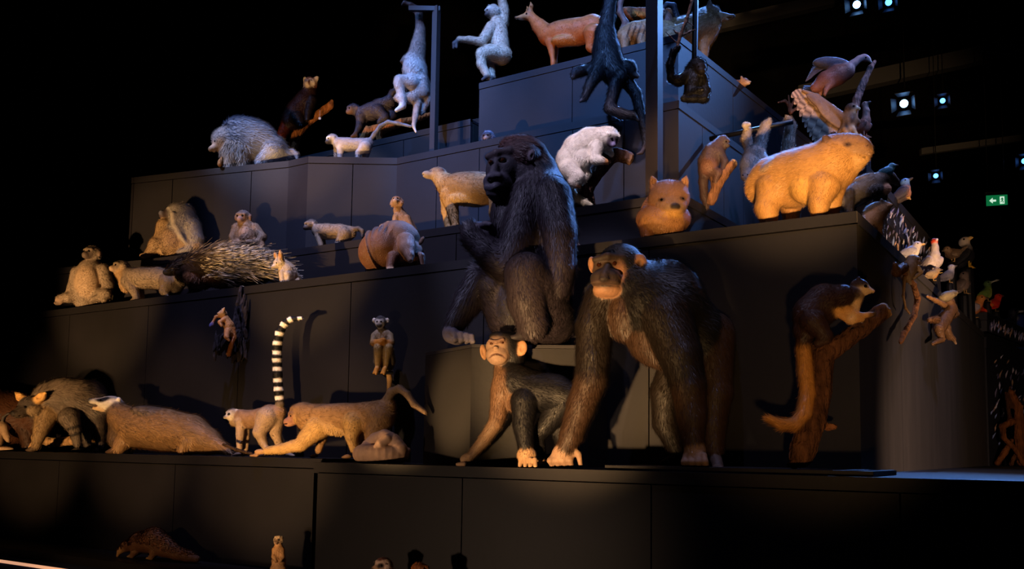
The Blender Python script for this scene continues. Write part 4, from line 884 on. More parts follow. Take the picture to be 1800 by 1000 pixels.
def quills(s):
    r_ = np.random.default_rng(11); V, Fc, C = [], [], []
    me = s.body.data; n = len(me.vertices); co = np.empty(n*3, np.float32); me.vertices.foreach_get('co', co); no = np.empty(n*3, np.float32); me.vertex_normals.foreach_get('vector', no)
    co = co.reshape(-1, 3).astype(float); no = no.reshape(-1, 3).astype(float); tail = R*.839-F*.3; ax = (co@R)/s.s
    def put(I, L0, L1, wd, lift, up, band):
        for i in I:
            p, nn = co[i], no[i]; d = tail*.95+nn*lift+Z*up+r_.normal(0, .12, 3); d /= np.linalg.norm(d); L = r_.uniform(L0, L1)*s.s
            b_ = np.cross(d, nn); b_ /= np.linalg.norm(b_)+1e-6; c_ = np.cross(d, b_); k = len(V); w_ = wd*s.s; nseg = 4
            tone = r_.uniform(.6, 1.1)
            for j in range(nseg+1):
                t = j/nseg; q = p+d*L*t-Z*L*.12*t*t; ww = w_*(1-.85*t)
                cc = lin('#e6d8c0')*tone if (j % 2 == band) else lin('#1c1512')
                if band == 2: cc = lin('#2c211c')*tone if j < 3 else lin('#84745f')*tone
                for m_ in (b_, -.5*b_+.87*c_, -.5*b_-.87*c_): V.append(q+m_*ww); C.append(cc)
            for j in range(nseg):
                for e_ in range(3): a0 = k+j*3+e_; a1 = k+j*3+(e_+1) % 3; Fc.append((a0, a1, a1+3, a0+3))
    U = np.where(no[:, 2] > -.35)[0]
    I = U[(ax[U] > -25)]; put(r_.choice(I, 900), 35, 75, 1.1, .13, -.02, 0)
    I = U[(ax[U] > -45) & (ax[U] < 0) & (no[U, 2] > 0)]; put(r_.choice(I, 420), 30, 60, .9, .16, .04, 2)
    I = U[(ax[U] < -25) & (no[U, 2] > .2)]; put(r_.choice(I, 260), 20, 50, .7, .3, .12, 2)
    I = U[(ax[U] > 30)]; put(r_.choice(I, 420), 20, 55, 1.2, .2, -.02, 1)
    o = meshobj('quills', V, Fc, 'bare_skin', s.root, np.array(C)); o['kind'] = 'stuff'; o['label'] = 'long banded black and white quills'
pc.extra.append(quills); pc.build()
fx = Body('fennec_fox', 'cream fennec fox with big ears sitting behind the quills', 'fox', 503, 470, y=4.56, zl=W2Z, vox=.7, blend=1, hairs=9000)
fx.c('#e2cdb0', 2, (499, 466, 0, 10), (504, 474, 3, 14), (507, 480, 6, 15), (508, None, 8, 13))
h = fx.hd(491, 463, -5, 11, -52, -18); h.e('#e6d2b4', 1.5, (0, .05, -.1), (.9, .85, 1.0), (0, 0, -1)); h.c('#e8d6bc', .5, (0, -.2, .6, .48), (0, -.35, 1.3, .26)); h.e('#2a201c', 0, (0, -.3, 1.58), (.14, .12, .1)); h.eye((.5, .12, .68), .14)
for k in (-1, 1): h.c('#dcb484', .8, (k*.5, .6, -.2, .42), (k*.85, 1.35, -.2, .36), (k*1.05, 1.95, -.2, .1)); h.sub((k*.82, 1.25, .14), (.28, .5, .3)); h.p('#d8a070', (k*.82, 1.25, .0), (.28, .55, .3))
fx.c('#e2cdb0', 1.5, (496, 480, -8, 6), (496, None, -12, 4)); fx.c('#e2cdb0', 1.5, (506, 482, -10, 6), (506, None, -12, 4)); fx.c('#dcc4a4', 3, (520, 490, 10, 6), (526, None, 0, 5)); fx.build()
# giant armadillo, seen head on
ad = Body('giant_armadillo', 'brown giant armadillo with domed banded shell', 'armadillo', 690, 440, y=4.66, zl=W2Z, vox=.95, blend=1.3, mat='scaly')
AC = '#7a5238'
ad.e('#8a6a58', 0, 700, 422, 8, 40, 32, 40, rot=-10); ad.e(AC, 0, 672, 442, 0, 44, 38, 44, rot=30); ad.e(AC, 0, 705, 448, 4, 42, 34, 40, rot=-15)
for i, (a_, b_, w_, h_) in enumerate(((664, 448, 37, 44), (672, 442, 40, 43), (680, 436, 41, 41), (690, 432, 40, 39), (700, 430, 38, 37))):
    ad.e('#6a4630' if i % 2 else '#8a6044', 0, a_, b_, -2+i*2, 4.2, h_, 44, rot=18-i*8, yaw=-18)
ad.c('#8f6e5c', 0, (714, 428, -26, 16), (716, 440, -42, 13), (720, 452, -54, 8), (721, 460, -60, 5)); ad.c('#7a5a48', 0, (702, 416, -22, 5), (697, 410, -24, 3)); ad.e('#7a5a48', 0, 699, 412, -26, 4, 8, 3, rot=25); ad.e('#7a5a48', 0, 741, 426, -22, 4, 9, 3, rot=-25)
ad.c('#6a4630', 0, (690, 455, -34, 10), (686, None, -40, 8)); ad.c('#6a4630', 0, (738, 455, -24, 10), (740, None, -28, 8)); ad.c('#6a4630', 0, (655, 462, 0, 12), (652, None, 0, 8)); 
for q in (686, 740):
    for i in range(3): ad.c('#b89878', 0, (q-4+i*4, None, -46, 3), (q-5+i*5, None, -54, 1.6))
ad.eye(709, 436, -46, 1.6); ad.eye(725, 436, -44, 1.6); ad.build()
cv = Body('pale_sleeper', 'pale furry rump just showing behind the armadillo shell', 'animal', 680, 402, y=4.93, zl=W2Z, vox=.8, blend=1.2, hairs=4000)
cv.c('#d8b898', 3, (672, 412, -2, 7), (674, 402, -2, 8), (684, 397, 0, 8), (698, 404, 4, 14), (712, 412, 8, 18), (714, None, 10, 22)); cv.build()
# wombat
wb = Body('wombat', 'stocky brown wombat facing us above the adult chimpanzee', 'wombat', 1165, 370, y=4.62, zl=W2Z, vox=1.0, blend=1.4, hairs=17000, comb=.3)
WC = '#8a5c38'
wb.c(WC, 3.5, (1172, 358, 4, 32), (1168, 372, 10, 38), (1164, 374, 50, 38)); wb.e(WC, 3.5, 1166, 385, 8, 49, 30, 44); wb.e('#94683e', 3.5, 1166, 387, -14, 40, 26, 26)
wb.e('#856049', 3, 1176, 348, -12, 37, 31, 28); wb.e('#7d5a48', 3, 1176, 334, -10, 33, 18, 22); wb.e('#8a6850', 2.5, 1180, 361, -26, 27, 20, 17); wb.e('#9a7a58', 1.5, 1184, 366, -34, 17, 12, 12)
wb.e('#1c1412', 0, 1187, 363, -45, 8, 5.5, 4); wb.sub(1186, 372, -48, 9, .9, 6, 4)
for k, x in ((-1, 1150), (1, 1202)): wb.c('#8a6248', 2, (x, 328, -12, 8), (x+k*2, 318, -13, 6), (x+k*4, 311, -14, 2)); wb.sub(x+k*1, 320, -19, 3.6, 5.5, 4)
wb.p('#4a3428', 1163, 351, -36, 6, 4, 12, soft=.4); wb.p('#4a3428', 1200, 349, -36, 6, 4, 12, soft=.4); wb.eye(1163, 351, -37, 2.6); wb.eye(1200, 349, -35, 2.6)
for x in (1138, 1188): wb.c('#7a4f30', 3, (x, 395, -8, 16), (x, None, -14, 12))
wb.p('#c0904c', 1183, 376, -36, 20, 7, 14, soft=.4); wb.build()
# capybara
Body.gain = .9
cb = Body('capybara', 'large tawny capybara with blunt snout on the block corner', 'capybara', 1410, 320, y=4.70, zl=W2Z, yaw=28, vox=1.35, blend=1.8, hairs=26000, comb=.22)
C1 = '#9a713e'; C2 = '#8a7460'
cb.c(C1, 6, (1462, 292, -18, 46), (1430, 308, -10, 52), (1395, 316, 6, 51), (1360, 320, 20, 44), (1345, 328, 26, 36)); cb.e(C2, 7, 1400, 288, 8, 66, 22, 30, rot=14, flow=(-1, -.4)); cb.e('#b08648', 5, 1432, 330, -22, 44, 34, 34)
cb.plane(1462, 285, 0, -14)
cb.c('#7a5a3c', 4, (1465, 278, -6, 40), (1488, 268, -18, 31), (1505, 264, -28, 24), (1515, 266, -34, 18)); cb.c('#a07a48', 3, (1470, 296, -10, 34), (1500, 284, -26, 21), (1512, 278, -32, 15)); cb.e('#5f463a', 3, 1482, 252, -14, 30, 12, 20, rot=-14, flow=(-1, -.2)); cb.e('#4a342e', 0, 1521, 260, -40, 7, 11, 13)
cb.sub(1517, 277, -48, 14, 1.2, 14, -18); cb.sub(1524, 257, -52, 2, 3, 4); cb.p('#3a2820', 1489, 257, -46, 6, 4, 14, soft=.4)
for (x, v_, d_) in ((1452, 247, -32), (1466, 240, 12)): cb.e('#4a3428', 1, x, v_, d_, 7, 9, 4, rot=20)
cb.eye(1489, 257, -46, 3)
cb.plane(1446, 330, 28, 14)
cb.c(C1, 5, (1446, 330, -30, 30), (1440, 358, -36, 18), (1440, None, -36, 13)); paw(cb, '#6a4a30', 1442, -40, 11, 1); cb.c(C1, 5, (1462, 330, 14, 26), (1462, 358, 18, 16), (1462, None, 18, 12)); paw(cb, '#5a4030', 1464, 14, 10, 1)
cb.c(C1, 5, (1360, 335, 4, 34), (1348, 365, -4, 21), (1352, None, -4, 15)); paw(cb, '#6a4a30', 1354, -8, 11, 1); cb.c('#8a6238', 5, (1385, 335, 44, 30), (1390, 365, 48, 18), (1392, None, 48, 13)); paw(cb, '#5a4030', 1394, 44, 10, 1); cb.build()
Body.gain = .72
pl = Body('pale_sleeper', 'small bit of pale fur showing right of the gorilla back', 'animal', 1012, 430, y=4.75, zl=W2Z, vox=.8, blend=1.2, hairs=2500)
pl.c('#a89a90', 4, (1022, 432, 0, 5), (1012, 428, 2, 9), (995, 424, 6, 14), (970, 425, 10, 18), (940, 430, 12, 18)); pl.e('#988a80', 4, 985, 436, 8, 26, 14, 16); pl.build()
# ================================================================== THIRD TIER (S3)
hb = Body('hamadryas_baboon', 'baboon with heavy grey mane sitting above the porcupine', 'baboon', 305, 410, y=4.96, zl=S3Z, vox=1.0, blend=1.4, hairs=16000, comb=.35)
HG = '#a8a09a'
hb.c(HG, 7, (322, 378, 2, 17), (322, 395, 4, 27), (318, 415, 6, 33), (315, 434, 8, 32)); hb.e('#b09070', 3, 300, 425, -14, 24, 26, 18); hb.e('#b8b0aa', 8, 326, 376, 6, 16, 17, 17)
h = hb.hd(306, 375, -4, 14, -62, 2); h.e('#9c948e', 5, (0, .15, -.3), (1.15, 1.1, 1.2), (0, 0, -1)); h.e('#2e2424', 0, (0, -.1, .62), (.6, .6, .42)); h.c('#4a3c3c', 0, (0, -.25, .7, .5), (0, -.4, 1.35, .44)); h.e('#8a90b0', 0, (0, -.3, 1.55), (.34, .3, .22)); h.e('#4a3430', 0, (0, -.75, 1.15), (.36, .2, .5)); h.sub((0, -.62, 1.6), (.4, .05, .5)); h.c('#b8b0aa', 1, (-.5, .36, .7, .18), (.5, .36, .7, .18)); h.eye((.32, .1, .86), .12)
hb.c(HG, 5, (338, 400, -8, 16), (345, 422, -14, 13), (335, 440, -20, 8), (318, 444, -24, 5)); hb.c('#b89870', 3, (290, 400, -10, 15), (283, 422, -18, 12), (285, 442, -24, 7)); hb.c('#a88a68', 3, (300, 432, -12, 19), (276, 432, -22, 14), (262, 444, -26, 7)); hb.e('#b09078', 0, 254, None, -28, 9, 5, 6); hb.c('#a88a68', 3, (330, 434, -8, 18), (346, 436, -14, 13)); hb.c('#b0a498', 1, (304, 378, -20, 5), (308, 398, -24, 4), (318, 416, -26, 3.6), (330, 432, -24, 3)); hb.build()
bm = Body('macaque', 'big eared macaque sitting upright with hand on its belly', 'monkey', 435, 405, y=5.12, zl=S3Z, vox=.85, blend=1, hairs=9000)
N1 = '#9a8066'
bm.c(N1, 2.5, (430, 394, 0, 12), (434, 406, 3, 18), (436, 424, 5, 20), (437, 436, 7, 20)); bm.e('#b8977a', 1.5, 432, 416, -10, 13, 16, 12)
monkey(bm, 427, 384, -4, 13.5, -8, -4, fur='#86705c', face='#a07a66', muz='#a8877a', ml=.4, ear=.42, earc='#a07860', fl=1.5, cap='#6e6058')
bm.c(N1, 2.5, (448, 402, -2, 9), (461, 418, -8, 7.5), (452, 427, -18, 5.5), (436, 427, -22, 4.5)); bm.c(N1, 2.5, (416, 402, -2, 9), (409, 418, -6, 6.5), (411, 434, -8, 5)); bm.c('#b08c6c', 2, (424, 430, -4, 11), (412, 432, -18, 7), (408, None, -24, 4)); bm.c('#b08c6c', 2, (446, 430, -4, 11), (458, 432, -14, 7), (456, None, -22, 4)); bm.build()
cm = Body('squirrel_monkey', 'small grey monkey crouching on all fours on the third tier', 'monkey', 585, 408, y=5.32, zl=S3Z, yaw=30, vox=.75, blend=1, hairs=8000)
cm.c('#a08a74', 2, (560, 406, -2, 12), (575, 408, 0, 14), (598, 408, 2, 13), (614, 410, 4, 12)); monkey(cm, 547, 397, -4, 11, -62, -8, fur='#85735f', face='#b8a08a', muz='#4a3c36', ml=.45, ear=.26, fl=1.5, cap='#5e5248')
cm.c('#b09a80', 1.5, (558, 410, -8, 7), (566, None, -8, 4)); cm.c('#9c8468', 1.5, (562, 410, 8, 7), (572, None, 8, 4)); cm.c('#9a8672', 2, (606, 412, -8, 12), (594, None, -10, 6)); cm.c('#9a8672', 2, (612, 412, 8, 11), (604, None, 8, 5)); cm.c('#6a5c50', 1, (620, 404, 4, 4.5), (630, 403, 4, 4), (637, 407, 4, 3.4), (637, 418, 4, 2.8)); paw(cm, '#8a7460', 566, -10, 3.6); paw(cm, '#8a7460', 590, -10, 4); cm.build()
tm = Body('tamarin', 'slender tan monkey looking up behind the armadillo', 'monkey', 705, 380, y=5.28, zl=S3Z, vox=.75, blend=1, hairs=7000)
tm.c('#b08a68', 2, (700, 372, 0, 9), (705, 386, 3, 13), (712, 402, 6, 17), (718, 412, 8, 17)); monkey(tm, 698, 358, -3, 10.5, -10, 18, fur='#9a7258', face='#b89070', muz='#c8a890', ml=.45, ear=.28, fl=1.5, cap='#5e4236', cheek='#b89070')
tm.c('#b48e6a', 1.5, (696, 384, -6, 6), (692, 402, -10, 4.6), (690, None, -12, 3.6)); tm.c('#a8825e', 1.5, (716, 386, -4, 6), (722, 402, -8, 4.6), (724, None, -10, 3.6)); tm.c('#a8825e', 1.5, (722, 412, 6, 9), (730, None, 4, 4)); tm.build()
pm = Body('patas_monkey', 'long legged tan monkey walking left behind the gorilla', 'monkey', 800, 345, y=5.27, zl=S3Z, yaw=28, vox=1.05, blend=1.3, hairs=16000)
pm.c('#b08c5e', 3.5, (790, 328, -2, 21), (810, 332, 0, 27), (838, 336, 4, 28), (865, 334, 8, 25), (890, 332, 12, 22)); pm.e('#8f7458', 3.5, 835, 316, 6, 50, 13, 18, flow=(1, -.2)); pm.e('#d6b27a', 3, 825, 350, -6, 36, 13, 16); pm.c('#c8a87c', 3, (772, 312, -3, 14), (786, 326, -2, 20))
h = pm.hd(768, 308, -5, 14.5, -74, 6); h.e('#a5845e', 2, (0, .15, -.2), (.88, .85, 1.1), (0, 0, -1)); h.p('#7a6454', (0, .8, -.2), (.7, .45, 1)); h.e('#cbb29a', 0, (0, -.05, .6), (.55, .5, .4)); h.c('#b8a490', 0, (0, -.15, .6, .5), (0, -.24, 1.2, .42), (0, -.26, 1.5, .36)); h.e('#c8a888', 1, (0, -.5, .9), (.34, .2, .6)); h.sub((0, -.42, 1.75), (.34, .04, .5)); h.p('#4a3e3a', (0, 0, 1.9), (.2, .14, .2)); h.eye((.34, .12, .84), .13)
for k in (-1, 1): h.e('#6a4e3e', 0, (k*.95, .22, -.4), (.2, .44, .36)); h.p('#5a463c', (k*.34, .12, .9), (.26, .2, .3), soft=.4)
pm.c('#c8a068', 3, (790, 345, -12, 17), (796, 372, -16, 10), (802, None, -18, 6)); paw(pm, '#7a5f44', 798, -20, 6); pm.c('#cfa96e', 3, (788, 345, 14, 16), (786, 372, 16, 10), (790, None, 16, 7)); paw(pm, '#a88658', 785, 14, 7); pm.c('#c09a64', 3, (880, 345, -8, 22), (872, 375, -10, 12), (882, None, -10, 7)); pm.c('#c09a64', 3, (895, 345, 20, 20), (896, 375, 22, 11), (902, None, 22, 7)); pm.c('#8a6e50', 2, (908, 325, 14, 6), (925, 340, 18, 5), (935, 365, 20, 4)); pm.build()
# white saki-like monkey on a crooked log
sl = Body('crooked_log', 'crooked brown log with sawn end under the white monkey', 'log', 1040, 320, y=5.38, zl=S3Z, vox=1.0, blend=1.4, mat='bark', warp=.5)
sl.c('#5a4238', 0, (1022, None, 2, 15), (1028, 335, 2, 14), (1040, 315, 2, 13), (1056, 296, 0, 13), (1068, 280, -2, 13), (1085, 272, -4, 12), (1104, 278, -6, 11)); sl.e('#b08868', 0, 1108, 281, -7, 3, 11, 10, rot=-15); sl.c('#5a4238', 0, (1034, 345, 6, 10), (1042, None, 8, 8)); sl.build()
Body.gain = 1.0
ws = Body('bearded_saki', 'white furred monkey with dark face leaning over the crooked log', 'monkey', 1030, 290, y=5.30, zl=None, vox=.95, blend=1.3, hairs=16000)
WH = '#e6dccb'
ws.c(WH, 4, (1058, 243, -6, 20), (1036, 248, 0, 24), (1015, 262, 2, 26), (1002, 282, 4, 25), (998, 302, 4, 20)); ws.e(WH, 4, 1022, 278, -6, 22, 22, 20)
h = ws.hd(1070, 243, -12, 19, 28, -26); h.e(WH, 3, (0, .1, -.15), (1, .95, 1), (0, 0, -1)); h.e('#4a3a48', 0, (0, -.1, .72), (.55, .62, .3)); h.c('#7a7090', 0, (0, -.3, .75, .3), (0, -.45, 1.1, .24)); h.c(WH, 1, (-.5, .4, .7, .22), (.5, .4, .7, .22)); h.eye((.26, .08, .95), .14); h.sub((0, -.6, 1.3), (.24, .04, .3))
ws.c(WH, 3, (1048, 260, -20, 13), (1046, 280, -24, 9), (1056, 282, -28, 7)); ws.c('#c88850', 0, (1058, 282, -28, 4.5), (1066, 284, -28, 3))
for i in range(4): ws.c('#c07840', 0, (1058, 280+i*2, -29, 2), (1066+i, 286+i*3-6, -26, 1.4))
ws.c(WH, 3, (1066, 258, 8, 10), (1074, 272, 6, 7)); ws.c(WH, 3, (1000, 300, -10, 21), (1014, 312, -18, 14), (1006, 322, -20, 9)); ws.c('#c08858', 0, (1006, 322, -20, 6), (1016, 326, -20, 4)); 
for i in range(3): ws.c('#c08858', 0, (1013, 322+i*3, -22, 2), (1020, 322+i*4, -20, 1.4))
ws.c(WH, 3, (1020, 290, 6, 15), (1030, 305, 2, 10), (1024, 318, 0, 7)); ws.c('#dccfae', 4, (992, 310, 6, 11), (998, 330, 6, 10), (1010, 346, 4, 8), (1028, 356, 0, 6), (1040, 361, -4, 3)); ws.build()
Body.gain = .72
# ================================================================== FOURTH TIER
bo = Body('baboon', 'hunched grey long haired baboon with head bowed, upper left', 'baboon', 440, 260, y=5.55, zl=S4Z, yaw=14, vox=1.15, blend=1.8, hairs=22000, comb=.38)
BG = '#8d8f98'
bo.c(BG, 9, (410, 245, -8, 26), (428, 247, -2, 33), (452, 254, 6, 36), (478, 266, 12, 28), (498, 276, 14, 17)); bo.e('#99a0b0', 10, 440, 232, 2, 46, 22, 28, rot=-14, flow=(1, -.5)); bo.e('#86796c', 8, 418, 268, -14, 32, 26, 24)
h = bo.hd(392, 249, -22, 18, -52, -18); h.e('#a09a98', 6, (0, .2, -.2), (1.1, 1.05, 1.15), (0, 0, -1)); h.e('#b08a64', 2, (.5, -.2, .35), (.5, .75, .5)); h.e('#a5866a', 0, (0, -.15, .62), (.5, .6, .4)); h.c('#b89a80', 0, (0, -.35, .6, .44), (0, -.6, 1.2, .36)); h.e('#8a7464', 0, (0, -.6, 1.5), (.26, .2, .16)); h.eye((.34, .05, .92), .13); h.sub((0, -.85, 1.3), (.36, .04, .4))
bo.c('#9c948e', 7, (406, 270, -22, 17), (404, None, -26, 9)); bo.c('#8a8078', 7, (430, 270, -16, 19), (428, None, -20, 10)); bo.c('#a5a8b4', 6, (478, 272, -4, 24), (462, 284, -14, 12), (458, None, -16, 8)); bo.c('#9a9ca8', 6, (490, 274, 18, 20), (480, None, 16, 9)); bo.c('#8c8a92', 2, (504, 272, 14, 7), (514, 267, 14, 5), (522, 272, 12, 4), (523, 280, 10, 3)); bo.build()
bw = Body('stump', 'little wooden stub in front of the hunched baboon', 'wood stub', 389, 285, y=5.2, zl=S4Z, vox=.7, blend=.8, mat='bark')
bw.c('#b08054', 0, (387, None, 0, 5), (388, 284, 0, 4.5), (390, 277, 0, 2)); bw.build()
vv = Body('vervet_monkey', 'slim silver monkey standing with a long raised tail, upper left', 'monkey', 615, 255, y=5.75, zl=S4Z, yaw=8, vox=.75, blend=1, hairs=9000)
VG = '#b0aab0'
vv.c(VG, 2, (596, 252, -2, 11), (612, 254, 0, 12), (632, 254, 2, 11), (646, 252, 4, 10)); monkey(vv, 584, 245, -4, 10, -52, -14, fur='#c0b8b4', face='#2a2426', muz='#2e282a', ml=.5, ear=.24, earc='#3a3232', fl=1.5, cap='#8a8484', browc='#e0dad4')
vv.c('#cfc4be', 1.5, (598, 258, -6, 7), (598, None, -8, 3.6)); vv.c('#b8a89c', 1.5, (592, 258, 6, 6), (591, None, 6, 3.4)); vv.c('#d0c6c2', 1.5, (642, 258, -6, 11), (630, 268, -8, 5), (628, None, -8, 3.6)); vv.c('#c0b4ae', 1.5, (645, 258, 8, 9), (640, None, 8, 3.6)); vv.c('#8a8890', 1.5, (650, 248, 4, 4.4), (658, 236, 4, 3.8), (668, 222, 4, 3.4), (682, 214, 4, 3.2), (700, 217, 4, 3), (722, 222, 4, 2.4)); vv.build()
db = Body('tamarin', 'dark bearded monkey head above the gorilla head', 'monkey', 860, 245, y=5.92, zl=S4Z, vox=.8, blend=1, hairs=5000)
db.c('#2e2430', 2.5, (863, 246, 2, 8), (868, None, 4, 9)); monkey(db, 858, 241, -3, 11, -22, -8, fur='#2a2a38', face='#4a3a34', muz='#8a6a5c', ml=.4, ear=.24, fl=2.5, cap='#48506a', cheek='#3a3c50')
db.build()
# ================================================================== FIFTH TIER, LEFT
rl = Body('forked_branch', 'orange brown forked branch under the red panda', 'branch', 520, 230, y=6.62, zl=S4Z, vox=.9, blend=1.2, mat='bark', sit=False)
WD = '#a5683c'
rl.c(WD, 0, (512, 285, 0, 11), (516, 258, 0, 9), (520, 240, 0, 8.5), (534, 220, 0, 8), (556, 203, 0, 7), (572, 192, 0, 6.5), (580, 186, 0, 6), (583, 178, 0, 3.5)); rl.c(WD, 0, (516, 245, 0, 8), (515, 228, 0, 7), (514, 217, 0, 5)); rl.build()
rp = Body('red_panda', 'dark red panda with pale face perched on the forked branch', 'red panda', 530, 180, y=6.55, zl=None, vox=.9, blend=1.2, hairs=11000)
RB = '#2a1410'
rp.c(RB, 4, (543, 162, -2, 13), (536, 178, 0, 18), (524, 196, 3, 21), (516, 208, 5, 20)); h = beast(rp, 545, 147, -6, 13, -14, 0, fur='#6a3c24', snout='#d8c4b0', sl=.45, sw=.4, st=.22, ear=(.5, .32), earc='#d8c8b8', earz=.5, fl=2)
for k in (-1, 1): h.p('#e0d0be', (k*.62, -.1, .55), (.34, .5, .5), soft=.3); h.p('#e0d0be', (k*.36, .42, .8), (.18, .14, .3)); h.p('#5a2a1a', (k*.34, -.2, .85), (.12, .4, .4), soft=.3)
rp.c('#1c100e', 3, (548, 176, -10, 8), (542, 196, -14, 6), (540, 208, -16, 5)); rp.c('#1c100e', 3, (534, 178, 8, 8), (530, 205, 6, 5)); rp.c('#1c100e', 3, (522, 208, -10, 13), (528, 218, -14, 7)); rp.c('#7a3418', 5, (504, 215, 8, 9), (500, 228, 8, 9), (494, 240, 6, 8), (488, 250, 4, 5)); rp.p('#4a2418', 499, 232, 8, 10, 3, 10); rp.build()
tg = meshobj('paper_tag', [tuple(x) for x in ([R*-.012+Z*-.012, R*.012+Z*-.012, R*.012+Z*.012, R*-.012+Z*.012, R*-.012+Z*-.012+F*.002, R*.012+Z*-.012+F*.002, R*.012+Z*.012+F*.002, R*-.012+Z*.012+F*.002])], BOXF, mat('tag_white', '#c8c8d0', rough=.8), None, None, False, ony(562, 208, 6.62)+CAM); tag(tg, 'tiny white tag hanging below the forked branch', 'tag')
V, Fc = tube([Z*.012, Z*.085], .0012, 5); st_ = meshobj('string', V, Fc, 'tag_white', tg)
hl = Body('driftwood_branch', 'long orange branch leaning behind the post, upper left', 'branch', 690, 225, y=6.62, zl=S5Z, vox=.9, blend=1.3, mat='bark', warp=.4)
hl.c('#b0713e', 0, (634, None, 0, 6), (648, 232, 0, 9), (672, 226, 0, 9), (705, 216, 0, 7), (735, 208, 0, 5.5), (756, 202, 0, 4.5)); hl.c('#b0713e', 0, (665, 228, 0, 8), (668, None, 0, 6)); hl.c('#c08850', 0, (646, 230, -2, 3), (645, 222, -2, 1.6)); hl.build()
lg2 = Body('langur', 'dark grey monkey climbing along the long orange branch', 'monkey', 655, 200, y=6.62, zl=None, vox=.85, blend=1.1, hairs=10000)
DG = '#4a4450'
lg2.c(DG, 3, (636, 200, -2, 13), (652, 196, 0, 15), (668, 188, 3, 14), (682, 180, 5, 11)); monkey(lg2, 621, 193, -4, 11, -50, -8, fur='#4a4450', face='#6a5248', muz='#7a5c50', ml=.42, ear=.26, fl=2, cap='#3a3440')
lg2.c(DG, 2.5, (634, 205, -8, 9), (632, 222, -10, 6), (626, 236, -12, 4.6)); lg2.c('#6a4a3c', 0, (626, 236, -12, 4), (618, 240, -14, 2.6)); lg2.c(DG, 2.5, (640, 208, 8, 8), (637, 226, 6, 5.5), (635, 238, 4, 4)); lg2.c(DG, 2.5, (664, 196, -8, 13), (676, 206, -10, 8), (668, 214, -12, 5)); lg2.c(DG, 2.5, (676, 190, 8, 11), (690, 202, 6, 7), (684, 214, 4, 4.6)); lg2.c('#3e3844', 2.5, (684, 174, 5, 6), (690, 163, 5, 5.5), (700, 158, 6, 5)); lg2.build()
# pale gibbon hanging by one arm from the post
gp = Body('gibbon', 'pale gibbon hanging by one long arm from the slim post', 'gibbon', 722, 140, y=6.02, zl=None, vox=1.0, blend=1.3, hairs=17000)
GP = '#b0a49e'; GW = '#d2cac6'
gp.c('#6a5a58', 3, (722, 12, 0, 5), (736, 22, -2, 6.5), (739, 55, -2, 8.5)); gp.c('#a08a80', 4, (739, 50, -2, 8.5), (735, 80, -2, 13), (730, 108, 0, 18)); gp.c('#3a3030', 0, (735, 14, -6, 4), (722, 8, -8, 3.4), (712, 5, -6, 3))
for i in range(3): gp.c('#3a3030', 0, (724, 10, -6+i*3, 2.2), (711, 4+i, -8+i*4, 2), (707, 8+i, -4+i*4, 1.6))
gp.c(GW, 4, (728, 108, 0, 18), (729, 125, 2, 21), (732, 145, 4, 22), (738, 162, 6, 19)); gp.e(GW, 4, 727, 120, -8, 19, 20, 16)
h = gp.hd(716, 108, -2, 11, -60, 10); h.e('#9a8a80', 3, (0, .1, -.1), (1, 1, 1)); h.e('#4a3c38', 0, (0, -.1, .65), (.55, .6, .36)); h.c('#5a4a44', 0, (0, -.3, .7, .3), (0, -.4, 1.0, .25)); h.eye((.26, .1, .9), .13)
gp.c('#8a7c78', 3, (742, 118, -4, 9), (746, 150, -6, 6.5), (744, 165, -8, 5)); gp.c('#cfc6c2', 3, (722, 145, -14, 15), (703, 142, -22, 10), (702, 150, -22, 9)); gp.c('#d8d0cc', 3, (702, 148, -22, 8.5), (706, 172, -20, 7), (708, 184, -20, 6)); gp.c('#e0dcdc', 0, (706, 188, -22, 5), (697, 194, -26, 3.6)); gp.c(GP, 3, (740, 160, -2, 15), (724, 172, -10, 10), (700, 172, -16, 7)); gp.c('#c0b4ae', 3, (745, 150, 8, 12), (748, 175, 8, 10), (740, 195, 6, 7)); gp.c('#b0a098', 2, (734, 180, -6, 7), (730, 205, -6, 5), (727, 220, -8, 3.6)); gp.c('#d8ccc0', 0, (727, 222, -8, 3.2), (731, 232, -10, 2)); gp.build()
# ================================================================== TOP BLOCK
lar = Body('gibbon', 'cream gibbon perched on the left corner of the top block', 'gibbon', 860, 80, y=6.42, zl=None, vox=.9, blend=1.2, hairs=16000)
LC = '#cdb49c'
lar.c(LC, 3.5, (874, 42, 0, 14), (876, 60, 2, 17), (877, 78, 3, 18), (878, 96, 4, 18)); h = lar.hd(865, 22, -4, 13, -58, -6); h.e('#b8a898', 3, (0, .1, -.15), (1, 1.0, 1.05), (0, 0, -1)); h.e('#2a2224', 0, (0, -.1, .6), (.56, .6, .4)); h.c('#2a2224', 0, (0, -.35, .7, .34), (0, -.45, 1.0, .27)); h.c('#d8ccc4', 0, (-.48, .36, .75, .16), (.48, .36, .75, .16)); h.eye((.27, .1, .92), .13)
lar.c('#c0a890', 3, (884, 42, 2, 10), (886, 20, 4, 9), (882, -5, 6, 8), (884, -40, 8, 7)); lar.c('#c8b09a', 3, (864, 48, -8, 11), (852, 66, -14, 9), (848, 74, -16, 7)); lar.c('#c0a48c', 3, (848, 74, -16, 8), (826, 70, -18, 6), (808, 69, -20, 5)); lar.c('#3a3234', 0, (806, 70, -20, 4), (798, 76, -22, 3), (797, 85, -22, 2.4)); lar.c('#3a3234', 0, (803, 74, -22, 2.4), (803, 84, -24, 2))
